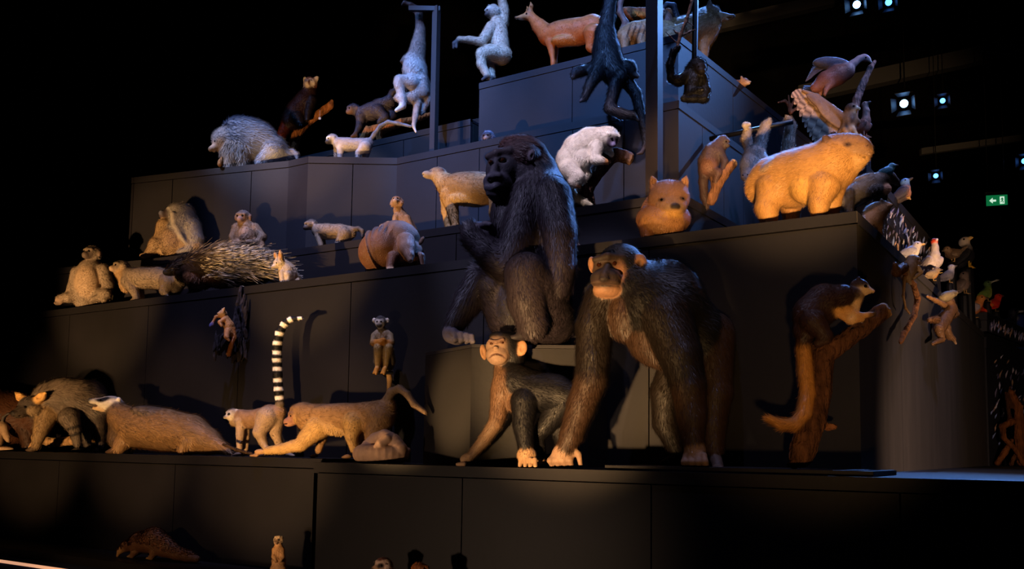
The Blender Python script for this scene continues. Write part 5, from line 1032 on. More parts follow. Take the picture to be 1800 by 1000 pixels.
lar.c(LC, 3.5, (882, 96, -6, 17), (862, 92, -16, 14), (848, 94, -20, 11)); lar.c('#d6bfa6', 3, (848, 96, -20, 11), (846, 112, -18, 8), (856, 132, -16, 6)); lar.c(LC, 3.5, (876, 98, 8, 15), (858, 100, 2, 12), (862, 124, 0, 8), (866, 136, -2, 5)); lar.c('#3a3234', 0, (856, 134, -18, 4), (848, 140, -24, 2.6)); lar.c('#3a3234', 0, (866, 136, -4, 4), (862, 141, -14, 2.6)); lar.build()
rod('perch_rod', 'short dark perch rod under the cream gibbon', 'rod', [ond(868, 144, (lar.P0@F)*1.012), ond(869, 108, (lar.P0@F)*1.012)], .012, 'black_metal', 8)
dr = Body('muntjac_deer', 'glossy reddish brown little deer standing on the top block', 'deer', 990, 60, y=6.55, zl=TZ, yaw=28, vox=.95, blend=1.3, hairs=15000, comb=.12, hw=.5)
DC = '#a8592a'
dr.c(DC, 2, (965, 62, -2, 19), (985, 60, 0, 22), (1015, 56, 4, 23), (1042, 50, 8, 24), (1058, 52, 10, 18)); dr.c(DC, 2, (936, 32, -4, 9), (948, 46, -3, 13), (962, 60, -2, 18)); dr.e('#7d4626', 2, 1010, 40, 6, 50, 8, 12, rot=8, flow=(1, -.2)); dr.e('#b06c36', 1.5, 1000, 70, -6, 32, 9, 14, rot=4)
h = dr.hd(930, 28, -5, 10, -70, -10); h.e(DC, 1, (0, .1, -.1), (.8, .85, 1.1), (0, 0, -1)); h.c('#a8683a', .5, (0, -.1, .6, .66), (0, -.25, 1.5, .45), (0, -.36, 2.5, .3)); h.e('#2a1c1a', 0, (0, -.3, 2.8), (.2, .18, .12)); h.p('#e0c8b0', (0, -.75, 2.0), (.4, .3, .9)); h.p('#3a2a28', (0, -.1, 1.9), (.2, .25, 1.0), soft=.5); h.sub((0, -.55, 2.6), (.3, .04, .5)); h.eye((.62, .15, .75), .2)
for k in (-1, 1): h.c('#9a5c30', .5, (k*.5, .7, -.3, .34), (k*.8, 1.5, -.35, .36), (k*.9, 2.3, -.35, .08)); h.sub((k*.78, 1.45, -.0), (.22, .5, .25)); h.c('#5a3a24', 0, (k*.3, .8, .2, .16), (k*.3, 1.6, -.3, .1))
for (x, d_, x2) in ((968, -10, 972), (974, 10, 976)): dr.c(DC, 1, (x, 74, d_, 10), (x+2, 92, d_, 5), (x2, 110, d_, 3.6), (x2-1, None, d_, 3.6))
for (x, d_) in ((1044, -8), (1052, 12)): dr.c(DC, 1, (x, 62, d_, 20), (x-6, 82, d_, 8), (x+4, 94, d_, 4.6), (x, None, d_, 3.6))
dr.build()
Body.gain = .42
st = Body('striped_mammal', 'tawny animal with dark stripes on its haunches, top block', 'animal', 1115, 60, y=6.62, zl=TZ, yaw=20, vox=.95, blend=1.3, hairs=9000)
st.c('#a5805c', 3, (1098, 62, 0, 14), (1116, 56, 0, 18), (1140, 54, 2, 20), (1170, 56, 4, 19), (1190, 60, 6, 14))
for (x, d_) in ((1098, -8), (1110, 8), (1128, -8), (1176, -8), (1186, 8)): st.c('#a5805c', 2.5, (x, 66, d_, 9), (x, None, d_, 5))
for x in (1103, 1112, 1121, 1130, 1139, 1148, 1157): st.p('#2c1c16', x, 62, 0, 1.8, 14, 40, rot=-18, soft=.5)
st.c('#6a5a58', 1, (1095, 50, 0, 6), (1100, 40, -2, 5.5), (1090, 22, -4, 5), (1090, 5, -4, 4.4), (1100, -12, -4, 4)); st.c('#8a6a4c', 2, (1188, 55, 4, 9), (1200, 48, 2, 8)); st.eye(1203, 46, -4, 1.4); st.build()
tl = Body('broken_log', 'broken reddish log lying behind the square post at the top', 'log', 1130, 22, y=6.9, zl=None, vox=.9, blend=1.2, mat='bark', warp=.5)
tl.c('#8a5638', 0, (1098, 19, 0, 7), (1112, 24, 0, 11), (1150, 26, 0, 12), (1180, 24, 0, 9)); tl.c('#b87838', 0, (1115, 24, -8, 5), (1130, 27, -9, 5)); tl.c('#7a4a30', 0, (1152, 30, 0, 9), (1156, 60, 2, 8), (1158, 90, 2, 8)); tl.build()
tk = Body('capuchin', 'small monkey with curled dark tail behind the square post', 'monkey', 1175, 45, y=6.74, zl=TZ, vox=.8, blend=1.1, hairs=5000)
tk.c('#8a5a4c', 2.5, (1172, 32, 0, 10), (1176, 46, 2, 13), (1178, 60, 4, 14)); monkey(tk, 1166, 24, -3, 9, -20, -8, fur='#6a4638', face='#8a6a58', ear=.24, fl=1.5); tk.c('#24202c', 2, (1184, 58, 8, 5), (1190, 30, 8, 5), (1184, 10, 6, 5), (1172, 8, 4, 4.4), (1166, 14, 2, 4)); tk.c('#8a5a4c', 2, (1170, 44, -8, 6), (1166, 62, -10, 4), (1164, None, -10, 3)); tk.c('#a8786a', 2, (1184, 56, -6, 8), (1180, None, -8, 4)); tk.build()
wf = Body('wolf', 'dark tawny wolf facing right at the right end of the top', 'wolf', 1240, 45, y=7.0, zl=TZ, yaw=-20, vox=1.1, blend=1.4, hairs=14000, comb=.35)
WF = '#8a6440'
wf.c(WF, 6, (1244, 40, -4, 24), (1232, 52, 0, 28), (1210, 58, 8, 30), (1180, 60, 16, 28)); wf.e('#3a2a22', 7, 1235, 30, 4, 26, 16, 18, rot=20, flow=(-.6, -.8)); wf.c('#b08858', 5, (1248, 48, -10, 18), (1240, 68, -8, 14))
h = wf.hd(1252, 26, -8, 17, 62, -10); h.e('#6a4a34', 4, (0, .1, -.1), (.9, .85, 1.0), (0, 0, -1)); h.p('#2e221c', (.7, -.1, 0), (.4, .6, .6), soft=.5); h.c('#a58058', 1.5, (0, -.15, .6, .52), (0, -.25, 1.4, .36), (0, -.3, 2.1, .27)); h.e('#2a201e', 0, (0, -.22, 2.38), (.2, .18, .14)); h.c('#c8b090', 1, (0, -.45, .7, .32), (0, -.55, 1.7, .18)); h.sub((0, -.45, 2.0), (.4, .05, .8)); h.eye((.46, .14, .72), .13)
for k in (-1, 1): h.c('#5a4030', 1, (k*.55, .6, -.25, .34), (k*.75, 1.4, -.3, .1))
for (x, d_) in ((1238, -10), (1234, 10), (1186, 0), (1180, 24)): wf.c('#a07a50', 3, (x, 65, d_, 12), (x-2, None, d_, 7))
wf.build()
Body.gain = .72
# ================================================================== HANGING BLACK MONKEYS
BK1 = '#17151a'
sm = Body('spider_monkey', 'black spider monkey hanging head down beside the square post', 'monkey', 1075, 110, y=5.55, zl=None, vox=1.2, blend=1.5, hairs=20000, comb=.3)
sm.c('#2c2528', 9, (1076, -30, 0, 9), (1073, 0, 0, 10), (1068, 30, 0, 12), (1064, 62, 0, 17)); sm.c('#221d21', 8, (1064, 60, 0, 19), (1066, 90, 0, 25), (1072, 115, 0, 26), (1084, 132, -4, 22), (1095, 128, -8, 14))
h = sm.hd(1105, 124, -10, 17, 52, -22); h.e(BK1, 4, (0, .15, -.15), (.95, .95, 1), (0, 0, -1)); h.e('#2a2222', 0, (0, -.05, .65), (.58, .58, .36)); h.c('#3a2c2a', 0, (0, -.3, .7, .38), (0, -.4, 1.15, .3)); h.e('#8a6a60', 0, (0, -.42, 1.35), (.2, .16, .14)); h.eye((.28, .1, .92), .13)
sm.c('#221d21', 6, (1085, 140, -10, 14), (1078, 165, -14, 10), (1072, 190, -16, 10)); sm.c('#2c262a', 5, (1072, 190, -16, 10), (1092, 200, -20, 9), (1112, 203, -22, 7)); sm.c('#1c181c', 0, (1112, 203, -22, 5), (1122, 212, -24, 3)); 
sm.c(BK1, 5, (1100, 140, -2, 13), (1118, 165, -4, 10), (1124, 190, -4, 9)); sm.c(BK1, 5, (1124, 190, -4, 9), (1132, 225, -6, 7), (1135, 255, -6, 5)); sm.c('#3a3034', 0, (1135, 255, -6, 4.4), (1128, 268, -8, 3), (1120, 271, -10, 2)); 
sm.c('#1d191d', 6, (1058, 105, -8, 17), (1048, 130, -14, 13), (1034, 155, -16, 8), (1028, 172, -18, 6)); sm.c('#1d191d', 6, (1046, 118, -6, 10), (1022, 125, -10, 9), (1012, 130, -12, 8)); sm.c('#2c3040', 2, (1012, 128, -12, 7), (1008, 134, -14, 5)); sm.c('#2c3040', 0, (1028, 172, -18, 5), (1020, 178, -20, 3)); sm.build()
sg = Body('gibbon', 'small black gibbon hanging from a dark strap near the corner', 'gibbon', 1215, 140, y=5.15, zl=None, vox=1.0, blend=1.3, hairs=13000, comb=.3)
SB = '#0e0d11'
sg.c(SB, 5, (1218, 125, 0, 15), (1220, 142, 0, 16), (1217, 160, 0, 14), (1212, 170, 0, 9)); sg.e(SB, 4, 1226, 117, -4, 17, 16, 17); sg.e('#1a161a', 0, 1231, 120, -15, 11, 11, 10); sg.e('#221c1e', 0, 1233, 125, -21, 7, 5.5, 6); sg.eye(1228, 117, -23.5, 1.5); sg.eye(1236, 117, -22.5, 1.5)
sg.c(SB, 4, (1210, 132, -2, 11), (1192, 142, -6, 9), (1181, 138, -8, 8)); sg.c(SB, 4, (1181, 138, -8, 8), (1178, 115, -10, 7), (1184, 92, -12, 6), (1190, 86, -13, 5.5)); sg.c(SB, 4, (1234, 138, -4, 11), (1240, 160, -10, 8.5), (1238, 172, -14, 8)); sg.c(SB, 3, (1238, 174, -14, 7), (1220, 174, -18, 6), (1202, 174, -20, 5)); sg.c('#16141a', 0, (1202, 174, -20, 4.4), (1203, 169, -22, 3)); sg.c(SB, 4, (1212, 168, -4, 10), (1228, 160, -16, 8)); sg.build()
rod('hanging_strap', 'dark vertical strap holding the small black gibbon', 'strap', [ond(1221, 106, sg.D0*1.004), ond(1224, -70, sg.D0*1.004)], .018, 'black_metal', 6)
tb = Body('bare_branch', 'thin bare forked twig held by the small black gibbon', 'branch', 1200, 60, y=5.08, zl=None, vox=.7, blend=.8, mat='bark')
tb.c('#a5785e', 0, (1181, 122, 0, 2.6), (1190, 85, 0, 3), (1196, 62, 0, 3.2), (1208, 32, 0, 3), (1216, 2, 0, 2.6), (1222, -40, 0, 2.2)); tb.c('#c8a890', 0, (1196, 60, 0, 2), (1188, 57, 0, 1.6), (1184, 52, 0, 1.2)); tb.c('#b89078', 0, (1198, 63, 0, 2), (1212, 56, 0, 1.6), (1222, 52, 0, 1.2)); tb.c('#9a7464', 0, (1188, 74, 0, 1.4), (1178, 64, 0, 1.1), (1170, 56, 0, .9)); tb.c('#9a7464', 0, (1207, 37, 0, 1.3), (1218, 45, 0, 1)); tb.build()
# ================================================================== RIGHT SIDE
ml_ = Body('cut_log', 'upright cut log with pale sawn end held by the dark monkey', 'log', 1262, 325, y=5.5, zl=S3Z, vox=.9, blend=1.2, mat='bark', warp=.4)
ml_.c('#7a5540', 0, (1250, None, 0, 8), (1253, 345, 0, 8.5), (1262, 322, 0, 9), (1272, 306, -2, 9), (1286, 290, -4, 8.5)); ml_.e('#c8a488', 0, 1291, 285, -5, 3, 8, 8, rot=40); ml_.c('#5a3e30', 0, (1258, 322, 2, 8), (1254, 312, 2, 7)); ml_.build()
dm = Body('woolly_monkey', 'dark brown monkey hugging the cut log beside the blue wall', 'monkey', 1255, 290, y=5.52, zl=None, vox=.9, blend=1.2, hairs=11000)
dm.c('#4a3a40', 3, (1264, 256, -2, 14), (1254, 268, 0, 18), (1246, 284, 2, 19), (1244, 298, 3, 17)); dm.e('#6a4a40', 3, 1246, 292, -8, 16, 16, 14)
monkey(dm, 1271, 249, -6, 11, 40, -24, fur='#4a3c42', face='#2a2226', muz='#3a2e30', ear=.22, fl=2)
dm.c('#3a2c30', 2.5, (1266, 268, -10, 8), (1274, 284, -14, 6), (1270, 300, -14, 5)); dm.c('#4a3430', 2.5, (1250, 300, -8, 12), (1262, 304, -16, 8), (1258, 318, -16, 5)); dm.c('#3a2a2a', 3, (1238, 298, 2, 9), (1236, 320, 2, 8), (1238, 345, 2, 7), (1242, 362, 0, 5)); dm.build()
# rod with hanging sloth
yr = 6.29
pL, pR = ony(1248, 244, yr), ony(1394, 214, yr)
rod('hanging_rod', 'blue lit metal rod reaching from the wall, sloth hanging from it', 'rod', [pL, pR], .018, 'black_metal', 10)
sh = Body('sloth', 'pale shaggy sloth hanging from the rod behind the capybara', 'sloth', 1340, 280, y=yr-.02, zl=None, vox=1.0, blend=1.3, hairs=15000, comb=.35)
SH = '#a08f86'
sh.c(SH, 5, (1326, 275, 0, 20), (1330, 292, 2, 24), (1345, 305, 4, 25), (1365, 300, 6, 24), (1380, 285, 6, 18)); sh.e('#b0a49e', 5, 1318, 290, -6, 17, 22, 18)
sh.e('#b0a098', 3, 1316, 306, -10, 14, 14, 14); sh.e('#7a6860', 0, 1310, 312, -20, 8, 7, 6); sh.eye(1306, 308, -24, 1.3); sh.eye(1314, 307, -25, 1.3)
sh.c(SH, 5, (1332, 272, -4, 12), (1338, 245, -2, 10), (1346, 222, 0, 8.5), (1350, 215, -4, 6)); sh.c('#8a7a70', 4, (1320, 268, 8, 10), (1312, 245, 10, 9), (1314, 228, 8, 7)); sh.c('#c8b8ac', 1, (1314, 228, 6, 5), (1310, 220, 0, 5), (1316, 219, -6, 4)); sh.c('#9a8676', 5, (1382, 282, 4, 12), (1386, 250, 2, 10), (1390, 222, 0, 9), (1386, 211, -4, 7)); sh.build()
# small heads above the right wall of the top block
op = Body('opossum', 'small tan opossum head above the right wall of the top block', 'opossum', 1310, 152, y=7.55, zl=TZ, vox=.6, blend=.9, hairs=2500)
beast(op, 1308, 147, -4, 8.5, 50, 0, fur='#a87c58', snout='#c8a484', sl=.7, sw=.36, st=.2, ear=(.4, .28), fl=1.5); op.c('#8a5c3c', 2, (1306, 150, 2, 6), (1300, None, 6, 6), (1292, None, 10, 7)); op.build()
bt = Body('bare_branch', 'small reddish bare branch on the right end of the top block', 'branch', 1388, 190, y=8.4, zl=TZ, vox=.7, blend=.8, mat='bark')
bt.c('#8a5238', 0, (1390, None, 0, 4), (1389, 195, 0, 3.6), (1387, 185, 0, 3), (1380, 177, 0, 2.2), (1368, 180, 0, 1.4)); bt.c('#8a5238', 0, (1389, 190, 0, 2.6), (1396, 176, 0, 2), (1400, 166, 0, 1.2)); bt.c('#a86440', 0, (1390, 197, -2, 2.6), (1398, 192, -2, 2.4), (1407, 186, -2, 2)); bt.c('#8a5238', 0, (1388, 186, 0, 2), (1386, 168, 0, 1.4)); bt.build()
# ------------------------------------------------------------------ birds
def yb(u, x): d = ray(u, 500); return x*d[1]/d[0]
def bird(name, label, u, v, y, r, az, el=0, zl=W2Z, body='#888888', head=None, beak='#c0a060', wing=None, tail=1.4, neck=.6, bl=.7, bd=0, leg='#b08a50', belly=None, tailc=None, nv=None, hr=.48, crest=None, sit=False, legs=True, br=.16, cat='bird', eyes=True, tel=-.1):
    b = Body(name, label, cat, u, v, y=y, zl=zl, vox=.7, blend=.9, sit=sit, hairs=3500, hw=.45, comb=.08)
    head = head or body; wing = wing or body
    h = b.hd(u, v, 0, r, az, el)
    h.c(body, 1.2, (0, .45, .55, .55), (0, 0, 0, .85), (0, -.3, -.7, .5)); h.c(tailc or wing, 1.4, (0, -.3, -.7, .4), (0, -.3+tel*tail, -.8-tail, .22))
    if belly: h.p(belly, (0, -.35, .55), (.7, .9, .6), soft=.35)
    hp = (0, .75+neck, .75+neck*.25); h.c(head, .8, (0, .45, .55, .5), (0, .55+neck*.6, .68+neck*.2, .38), (*hp, hr*.85)); h.e(head, .8, hp, (hr, hr, hr*1.1))
    z0 = hp[2]+hr*.8; h.c(beak, 0, (0, hp[1]-.03, z0, br), (0, hp[1]-.05-bd*.3, z0+bl*.6, br*.75), (0, hp[1]-.08-bd, z0+bl, br*.25))
    for k in (-1, 1):
        h.e(wing, 1.6, (k*.72, .0, -.25), (.24, .55, 1.1), (0, -.3, -1))
    if legs:
        fz = max(zl, h.W((0, -.7, 0))[2]-.75*r*b.s)          # tall gaps get a perch post instead of stilts
        def mk(s, h=h, fz=fz, r=r):
            for k in (-1, 1):
                P = h.W((k*.32, -.6, .05)); g_ = np.array([P[0], P[1], fz+.004])
                V, Fc = tube([P-s.base, g_-s.base], [.1*r*s.s, .06*r*s.s], 6); lg_ = meshobj('leg', V, Fc, mat('leg_'+leg, leg, rough=.5), s.root)
                for dx in (-.35, 0, .35):
                    t_ = g_+h.bs[2]*r*s.s*.5+h.bs[0]*r*s.s*dx; t_[2] = fz+.004; V, Fc = tube([g_-s.base, t_-s.base], [.05*r*s.s, .03*r*s.s], 5); meshobj('toe', V, Fc, MATS['leg_'+leg], lg_)
            if fz > zl+.015:
                c_ = h.W((0, 0, .15))+CAM; V, Fc = tube([(0, 0, 0), (0, 0, fz-zl-.02), (0, 0, fz-zl)], [.7*r*s.s, .62*r*s.s, .5*r*s.s], 10)
                o = meshobj('perch_block', V, Fc, 'plinth_dimmed', None, None, False, (c_[0], c_[1], zl+EYE)); tag(o, 'dark perch post under the '+' '.join(label.split()[:8]), 'perch')
        b.extra.append(mk)
    if crest: h.c(crest, 0, (0, hp[1]+hr*.5, hp[2], .2), (0, hp[1]+hr*1.3, hp[2]-.1, .06))
    if eyes: h.eye((hr*.86, hp[1]+.08, hp[2]+hr*.35), hr*.22)
    return b, h
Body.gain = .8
bird('gull', 'white and grey gull on the platform edge below the anteater', 1603, 443, yb(1603, -1.02), 13, 55, 5, body='#c9c2cc', wing='#a8a4b4', belly='#e0d8d8', beak='#c8a060', neck=.1, tail=.8, zl=W2Z)[0].build()
b, h = bird('guinea_fowl', 'tall pale guinea fowl with red head on the platform edge', 1640, 460, yb(1640, -1.02), 16, 8, 20, body='#b9aeb8', head='#b0a4ac', wing='#a79ca8', neck=1.2, hr=.36, beak='#e0e0f0', crest='#7a90c0', bl=.4, tail=1.0); h.p('#c8402a', (0, 1.95, 1.05), (.6, .36, .6)); b.build()
b, h = bird('brown_bird', 'dark brown long tailed bird with its tail raised behind the guinea fowl', 1674, 446, yb(1672, -1.06), 11, -75, -18, body='#5a4638', wing='#4a3a30', tail=2.2, tel=.35, beak='#3a302c', neck=.2, zl=W2Z); b.build()
b, h = bird('caracara', 'dark eagle with pale head perched upright, right side', 1697, 450, yb(1697, -1.03), 17, 50, 38, body='#1e1a1e', head='#a89c98', wing='#16141a', neck=.5, hr=.5, beak='#c8a060', bd=.2, bl=.5, leg='#d0a030', tail=1.2, br=.2); b.build()
bird('sandpiper', 'small pale bird crouching on the platform edge behind the tamarin', 1640, 482, yb(1640, -1.0), 9, 70, 0, body='#a08a70', head='#8a7460', belly='#d8a060', beak='#4a3a30', neck=.1, tail=.7)[0].build()
bird('sandpiper', 'grey headed small bird beside the eagle feet', 1667, 484, yb(1667, -1.0), 10, 60, 15, body='#8a8490', head='#b8b4c4', wing='#6a6470', beak='#3a3434', neck=.5, tail=.8)[0].build()
bird('owl', 'plump grey brown bird below the eagle', 1692, 500, yb(1692, -1.02), 13, 40, 30, body='#8a7468', head='#7a665c', wing='#6a5850', beak='#3a302c', neck=.2, hr=.56, bl=.3, tail=.8)[0].build()
bird('toucanet', 'green bird with long curved pale bill', 1733, 516, yb(1733, -0.92), 11, 62, 25, zl=1.31, body='#6f8a3a', head='#4c6a38', belly='#b8c060', beak='#b0a898', neck=.6, bl=1.7, bd=.35, tail=1.0)[0].build()
bird('scarlet_ibis', 'bright red bird at the right end of the row', 1748, 534, yb(1748, -0.88), 10, 70, 10, zl=1.31, body='#e03a1c', head='#e03a1c', wing='#d02a14', beak='#5a3a30', neck=.4, bl=.6, tail=.9)[0].build()
bird('ruddy_shelduck', 'grey and orange duck on the platform edge', 1712, 541, yb(1714, -0.965), 13, 60, 0, zl=1.135, body='#d08040', head='#d88a40', wing='#9a98a8', beak='#5a4a40', neck=.5, tail=.8)[0].build()
bird('cock_of_the_rock', 'vivid orange round headed bird at the platform corner', 1728, 550, yb(1726, -0.955), 12, 48, 8, zl=1.135, body='#f0501a', head='#f05a1e', wing='#e04414', beak='#c08030', neck=.2, hr=.6, bl=.3, tail=.7)[0].build()
bird('cormorant', 'black cormorant with hooked pale bill near the right edge', 1772, 572, 10.9, 14, 75, 10, zl=1.10, body='#1c1c24', head='#202030', wing='#18181f', beak='#a8a4a0', neck=.8, bl=1.1, bd=.1, tail=1.0)[0].build()
bird('peafowl', 'dark blue peafowl cut off by the right edge', 1800, 598, 11.6, 22, -60, 20, zl=1.10, body='#1c3a7a', head='#1a3a8a', wing='#26284a', beak='#8a8680', neck=.6, tail=1.0)[0].build()
bird('roller', 'blue crested bird on top of the anteater', 1560, 302, 5.6, 11, 70, 5, zl=1.5, body='#4a90a8', head='#5aa0b8', wing='#3a7a98', belly='#8ac0d0', beak='#5a5048', neck=.1, tail=.9, legs=False)[0].build()
bird('kingfisher', 'blue headed dark bird on the flecked block rail', 1588, 340, 7.35, 15, 60, 30, zl=1.93, body='#4a4048', head='#5a80b0', wing='#3a3440', belly='#b07a5a', beak='#3a302c', neck=.3, tail=1.0)[0].build()
# long-necked bird
b, h = bird('bustard', 'long necked brown bird beside the spread falcon', 1517, 222, 6.75, 15, 45, 20, zl=1.93, body='#8a5a4a', head='#8a6a60', wing='#6a4238', neck=1.6, hr=.36, beak='#3a302c', bl=.5, tail=.7, leg='#a86a50'); b.build()
# falcon with spread wings and vulture on a rough stake
sk = Body('rough_stake', 'rough barked stake leaning beside the vulture', 'stake', 1515, 180, y=6.72, zl=1.93, vox=.8, blend=1, mat='bark', warp=.3)
sk.c('#8a6a62', 0, (1494, None, 0, 9), (1496, 260, 0, 8), (1500, 205, 0, 7.5), (1506, 175, 0, 7), (1518, 145, 0, 6), (1530, 120, 0, 5), (1538, 108, 0, 3)); sk.c('#6a4c44', 0, (1492, 262, 0, 7), (1470, 262, -4, 6), (1446, 272, -6, 6)); sk.build()
def feather(s, root_p, d, L, w_, nrm, c0, c1, name='feather'):
    """single flight feather: bent blade with its own thickness and dark bars"""
    d = d/np.linalg.norm(d); b_ = np.cross(d, nrm); b_ /= np.linalg.norm(b_); V, C, Fc = [], [], []; n = 7
    for i in range(n+1):
        t = i/n; ww = w_*(.45+.55*min(1, t*3))*(1 if t < .8 else max(.15, (1-t)/.2)); q = root_p+d*L*t-nrm*L*.06*t*t
        for j, th in ((-1, 1), (1, 1), (1, -1), (-1, -1)): V.append(q+b_*ww*j+nrm*w_*.12*th); C.append(lin(c0) if i % 2 else lin(c1))
    for i in range(n):
        for j in range(4): a = i*4+j; a2 = i*4+(j+1) % 4; Fc.append((a, a2, a2+4, a+4))
    Fc += [(3, 2, 1, 0), (n*4, n*4+1, n*4+2, n*4+3)]
    return meshobj(name, V, Fc, 'hide', s.root, np.array(C)*.8)
fc = Body('falcon', 'barred hawk landing with one wing raised high', 'hawk', 1488, 215, y=6.6, zl=None, vox=.75, blend=1, hairs=5000, comb=.08)
fc.c('#8a6a50', 1.5, (1495, 196, -4, 11), (1494, 212, -2, 14), (1488, 228, 0, 11), (1474, 238, 6, 6)); hf = fc.hd(1497, 191, -8, 10.5, 42, -8); hf.e('#4a362a', 1, (0, 0, 0), (1, .95, 1.05)); hf.p('#c8b090', (0, -.5, .6), (.7, .4, .7), soft=.4); hf.c('#d8c8a8', 0, (0, -.05, .9, .34), (0, -.15, 1.35, .24)); hf.c('#2a2420', 0, (0, -.15, 1.35, .2), (0, -.45, 1.5, .07)); hf.eye((.62, .15, .66), .22); fc.p('#4a362a', 1497, 212, -14, 4, 9, 10, soft=.6); fc.p('#4a362a', 1488, 220, -12, 3, 8, 10, soft=.6); fc.p('#c8a884', 1499, 224, -12, 5, 6, 10, soft=.6)
fc.e('#6f5240', 1.2, 1452, 190, 6, 44, 9, 3.5, rot=-36, flow=(-.3, -1)); fc.e('#8a6a50', 1.2, 1462, 204, 5, 34, 12, 3.5, rot=-42, flow=(-.3, -1)); fc.c('#7a5a44', 1, (1484, 208, 2, 8), (1462, 190, 6, 6), (1436, 170, 10, 5), (1412, 160, 12, 3)); fc.c('#7a5a44', 1, (1500, 208, 6, 7), (1508, 214, 10, 5))
fc.c('#c09060', 1, (1486, 228, -8, 6), (1488, 240, -12, 3)); fc.c('#c09060', 1, (1498, 226, -8, 6), (1504, 234, -12, 3))
for x in (1488, 1504):
    for i in (-1, 0, 1): fc.c('#c8b890', 0, (x, 240 if x < 1500 else 235, -12, 2), (x+3+i*3, 246 if x < 1500 else 240, -16, 1))
def fwing(s):
    for i in range(15):
        t = i/14; P = s.W(1410+78*t, 158+56*t, 14-8*t)-s.base; e0 = s.W(1398+62*t, 166+72*t+30*math.sin(t*2.4), 14-2*t)-s.base
        feather(s, P+F*.004*(i % 2), e0-P, np.linalg.norm(e0-P)*1.05+.03, .026, -F, '#b09078', '#4a3428')
    for i in range(6):
        P = s.W(1476-i*1.2, 236+i*.6, 6)-s.base; e0 = s.W(1452-i*2, 240+i*3, 10)-s.base; feather(s, P, e0-P, np.linalg.norm(e0-P), .012, -F, '#a08a78', '#4a3a30', 'tail_feather')
fc.extra.append(fwing); fc.build()
vu = Body('vulture', 'hunched brown vulture with bare pinkish neck on top', 'vulture', 1465, 130, y=6.85, zl=None, vox=.85, blend=1.1, hairs=7000, comb=.1)
vu.c('#7a4a3e', 2, (1488, 126, -4, 14), (1472, 132, 0, 18), (1452, 142, 3, 17), (1434, 154, 6, 10)); vu.c('#9a7a78', .5, (1490, 120, -6, 10), (1500, 112, -8, 7), (1510, 104, -8, 6), (1518, 101, -8, 6)); vu.e('#8a6a6a', 0, 1521, 102, -8, 8, 6, 6, rot=-20); vu.c('#c8b8b0', 0, (1527, 104, -9, 3.6), (1532, 110, -9, 1.4)); vu.eye(1522, 101, -14, 1.4); vu.e('#b8a8a8', 2.5, 1492, 122, -6, 9, 11, 11)
vu.c('#8a5a4c', 1.5, (1460, 146, -6, 8), (1452, 158, -8, 4), (1450, 165, -8, 3)); vu.c('#8a5a4c', 1.5, (1446, 150, 8, 7), (1442, 166, 8, 3)); vu.e('#4a4450', 2, 1462, 112, 4, 34, 12, 12, rot=-4, flow=(-1, 0))
def vwing(s):
    for i in range(13):
        t = i/12; P = s.W(1488-46*t, 110+10*t, -6+14*t)-s.base; e0 = s.W(1440-20*t, 104+34*t, 10)-s.base
        feather(s, P, e0-P, np.linalg.norm(e0-P)+.02, .014, Z*.7-F*.7, '#5a5260', '#4a4450')
    for i in range(7):
        P = s.W(1436-i, 152+i, 6)-s.base; e0 = s.W(1412-i, 150+i*3, 10)-s.base; feather(s, P, e0-P, np.linalg.norm(e0-P), .013, Z*.8-F*.6, '#2a2428', '#221c20', 'tail_feather')
vu.extra.append(vwing); vu.build()
# anteater and small pale animal behind the capybara
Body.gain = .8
an = Body('anteater', 'grey shaggy anteater with black shoulder stripe behind the capybara', 'anteater', 1530, 330, y=5.55, zl=W2Z, yaw=-20, vox=1.0, blend=1.3, hairs=10000, comb=.35)
an.c('#6a625c', 4, (1550, 316, -4, 16), (1528, 328, 0, 21), (1504, 342, 4, 20), (1480, 356, 8, 14)); an.e('#1c1816', 4, 1530, 338, -12, 24, 12, 16, rot=25); an.e('#8a8078', 6, 1515, 316, 4, 26, 8, 12, rot=22, flow=(-1, -.3)); an.c('#4a3c34', 2, (1552, 314, -6, 13), (1564, 312, -10, 10), (1574, 318, -12, 6), (1580, 324, -13, 3)); an.e('#d8a888', 2, 1553, 332, -14, 14, 11, 11); an.eye(1566, 310, -19, 1.5); an.e('#4a3c34', 1, 1550, 303, -4, 5, 5, 3)
for (x, d_) in ((1545, -8), (1550, 10), (1492, -6), (1496, 12)): an.c('#3a322e', 3, (x, 340, d_, 10), (x, None, d_, 7))
an.build()
sk2 = Body('coati', 'small pale bellied animal with dark mask at the platform corner', 'animal', 1545, 375, y=5.15, zl=W2Z, yaw=-20, vox=.85, blend=1.1, hairs=7000)
sk2.c('#c09468', 2.5, (1552, 368, -4, 12), (1540, 376, 0, 16), (1530, 390, 2, 17), (1520, 405, 4, 15)); sk2.e('#5a544e', 3, 1532, 366, 2, 18, 8, 12, rot=35, flow=(-1, -.4)); h = beast(sk2, 1553, 360, -8, 9, 60, 0, fur='#4a443e', snout='#d8a878', sl=.8, sw=.5, st=.28, ear=(.3, .3), fl=1.5)
for (x, d_) in ((1545, -8), (1540, 8)): sk2.c('#b08458', 2, (x, 390, d_, 7), (x, None, d_, 5))
sk2.build()
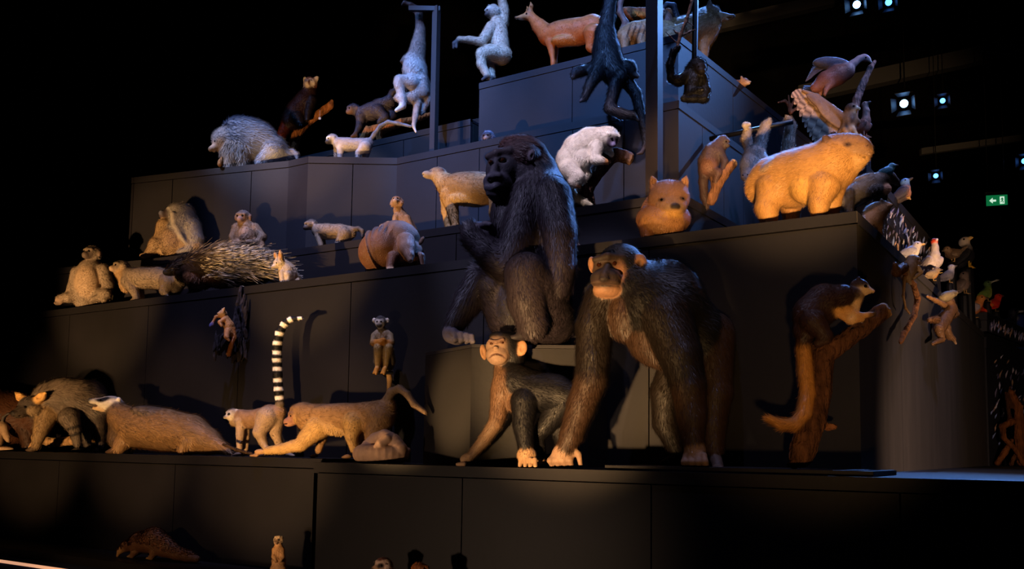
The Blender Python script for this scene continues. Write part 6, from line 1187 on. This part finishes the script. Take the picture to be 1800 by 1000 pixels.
# small animals mounted on the big side wall
def wallplane(u, v): return onx(u, v, -.885)@F
tw_ = Body('twisted_branch', 'twisted thin branch on the side wall under the tamarin', 'branch', 1600, 540, depth=wallplane(1600, 530), yaw=-57, vox=.8, blend=.9, mat='bark', sit=False)
tw_.c('#8a5a34', 0, (1590, 480, 0, 4), (1606, 500, 0, 5), (1613, 525, 0, 5.5), (1607, 555, 0, 5), (1594, 578, 0, 4.6), (1584, 600, 0, 4)); tw_.c('#7a4e2e', 0, (1596, 578, 0, 4), (1588, 586, 0, 4), (1583, 602, 0, 3)); tw_.build()
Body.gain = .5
tp = Body('tamarin', 'little tan tamarin clinging to a branch on the side wall', 'tamarin', 1598, 465, depth=wallplane(1600, 500)*.99, yaw=-50, vox=.7, blend=1, hairs=6000, sit=False)
tp.c('#9a7448', 2, (1602, 458, 0, 10), (1598, 472, 2, 13), (1594, 486, 3, 10)); monkey(tp, 1607, 458, -8, 10.5, 30, -6, fur='#a88a68', face='#4a3a30', muz='#8a6a50', ml=.4, ear=.3, earc='#8a6a50', fl=1.5, cap='#c8b498'); tp.c('#7a5028', 2, (1588, 470, 0, 9), (1576, 478, 2, 8), (1573, 465, 2, 4)); tp.c('#b08a58', 1.5, (1612, 470, -6, 5), (1618, 478, -8, 4), (1606, 488, -8, 3.4)); tp.c('#b08a58', 1.5, (1594, 474, -8, 5), (1596, 488, -10, 3.6), (1600, 498, -8, 2.6)); tp.c('#9a7040', 1.5, (1590, 488, 2, 3), (1588, 520, 2, 2.2), (1592, 542, 0, 1.8), (1599, 551, 0, 1.6)); tp.build()
t2 = Body('marmoset', 'brown marmoset clinging to the side wall, head turned right', 'marmoset', 1662, 550, depth=wallplane(1660, 560)*.99, yaw=-50, vox=.7, blend=1, hairs=7000, sit=False)
t2.c('#7a5432', 2, (1668, 530, 0, 9), (1670, 543, 2, 12), (1660, 560, 3, 12), (1652, 574, 4, 11)); t2.e('#9a8a6c', 2, 1664, 521, -4, 14, 9, 11, rot=18, flow=(-1, 0)); t2.c('#8a7858', 1, (1672, 517, -8, 7), (1680, 515, -10, 4)); t2.eye(1676, 515, -14, 1.3); t2.c('#9a7048', 1, (1660, 536, -4, 5), (1645, 528, -4, 3.6), (1630, 521, -4, 2.2)); t2.c('#7a5432', 2, (1676, 545, -6, 6), (1682, 552, -8, 4), (1674, 558, -8, 3)); t2.c('#7a5432', 2, (1646, 562, -4, 7), (1634, 562, -6, 4)); t2.c('#8a6038', 2, (1660, 572, -4, 9), (1668, 590, -6, 6), (1676, 596, -6, 4)); t2.c('#8a6038', 2, (1650, 578, 0, 8), (1656, 596, -4, 5), (1640, 604, -6, 3)); t2.c('#c09870', 0, (1676, 596, -6, 3), (1680, 604, -8, 2)); t2.build()
# roots at the right edge
rt = Body('tree_roots', 'tangle of orange brown roots on the ledge at the right edge', 'roots', 1775, 760, depth=onz(1775, 818, L1Z)@F*.93, zl=L1Z, vox=.9, blend=1, mat='bark', warp=.3)
RT = '#8a5026'
rt.c(RT, 0, (1778, 690, 0, 5), (1790, 715, 0, 7), (1792, 770, 0, 8), (1795, None, 0, 8)); rt.c(RT, 0, (1792, 740, 0, 6), (1776, 742, -4, 6), (1762, 750, -6, 5), (1765, 770, -8, 4), (1785, 790, -10, 4), (1800, None, -10, 4)); rt.c(RT, 0, (1778, 775, -4, 4), (1766, 795, -4, 5), (1754, None, -4, 5)); rt.c('#5a3820', 0, (1776, 742, 0, 4), (1772, 715, 0, 3), (1768, 690, 0, 2)); rt.c('#5a3820', 0, (1780, 715, 0, 4), (1772, 700, 0, 2.6), (1776, 680, 0, 1.6)); rt.c(RT, 0, (1810, 700, 4, 7), (1808, 760, 4, 8), (1806, None, 4, 8)); rt.c('#6a4224', 0, (1785, 800, -2, 3), (1778, None, -2, 4)); rt.build()
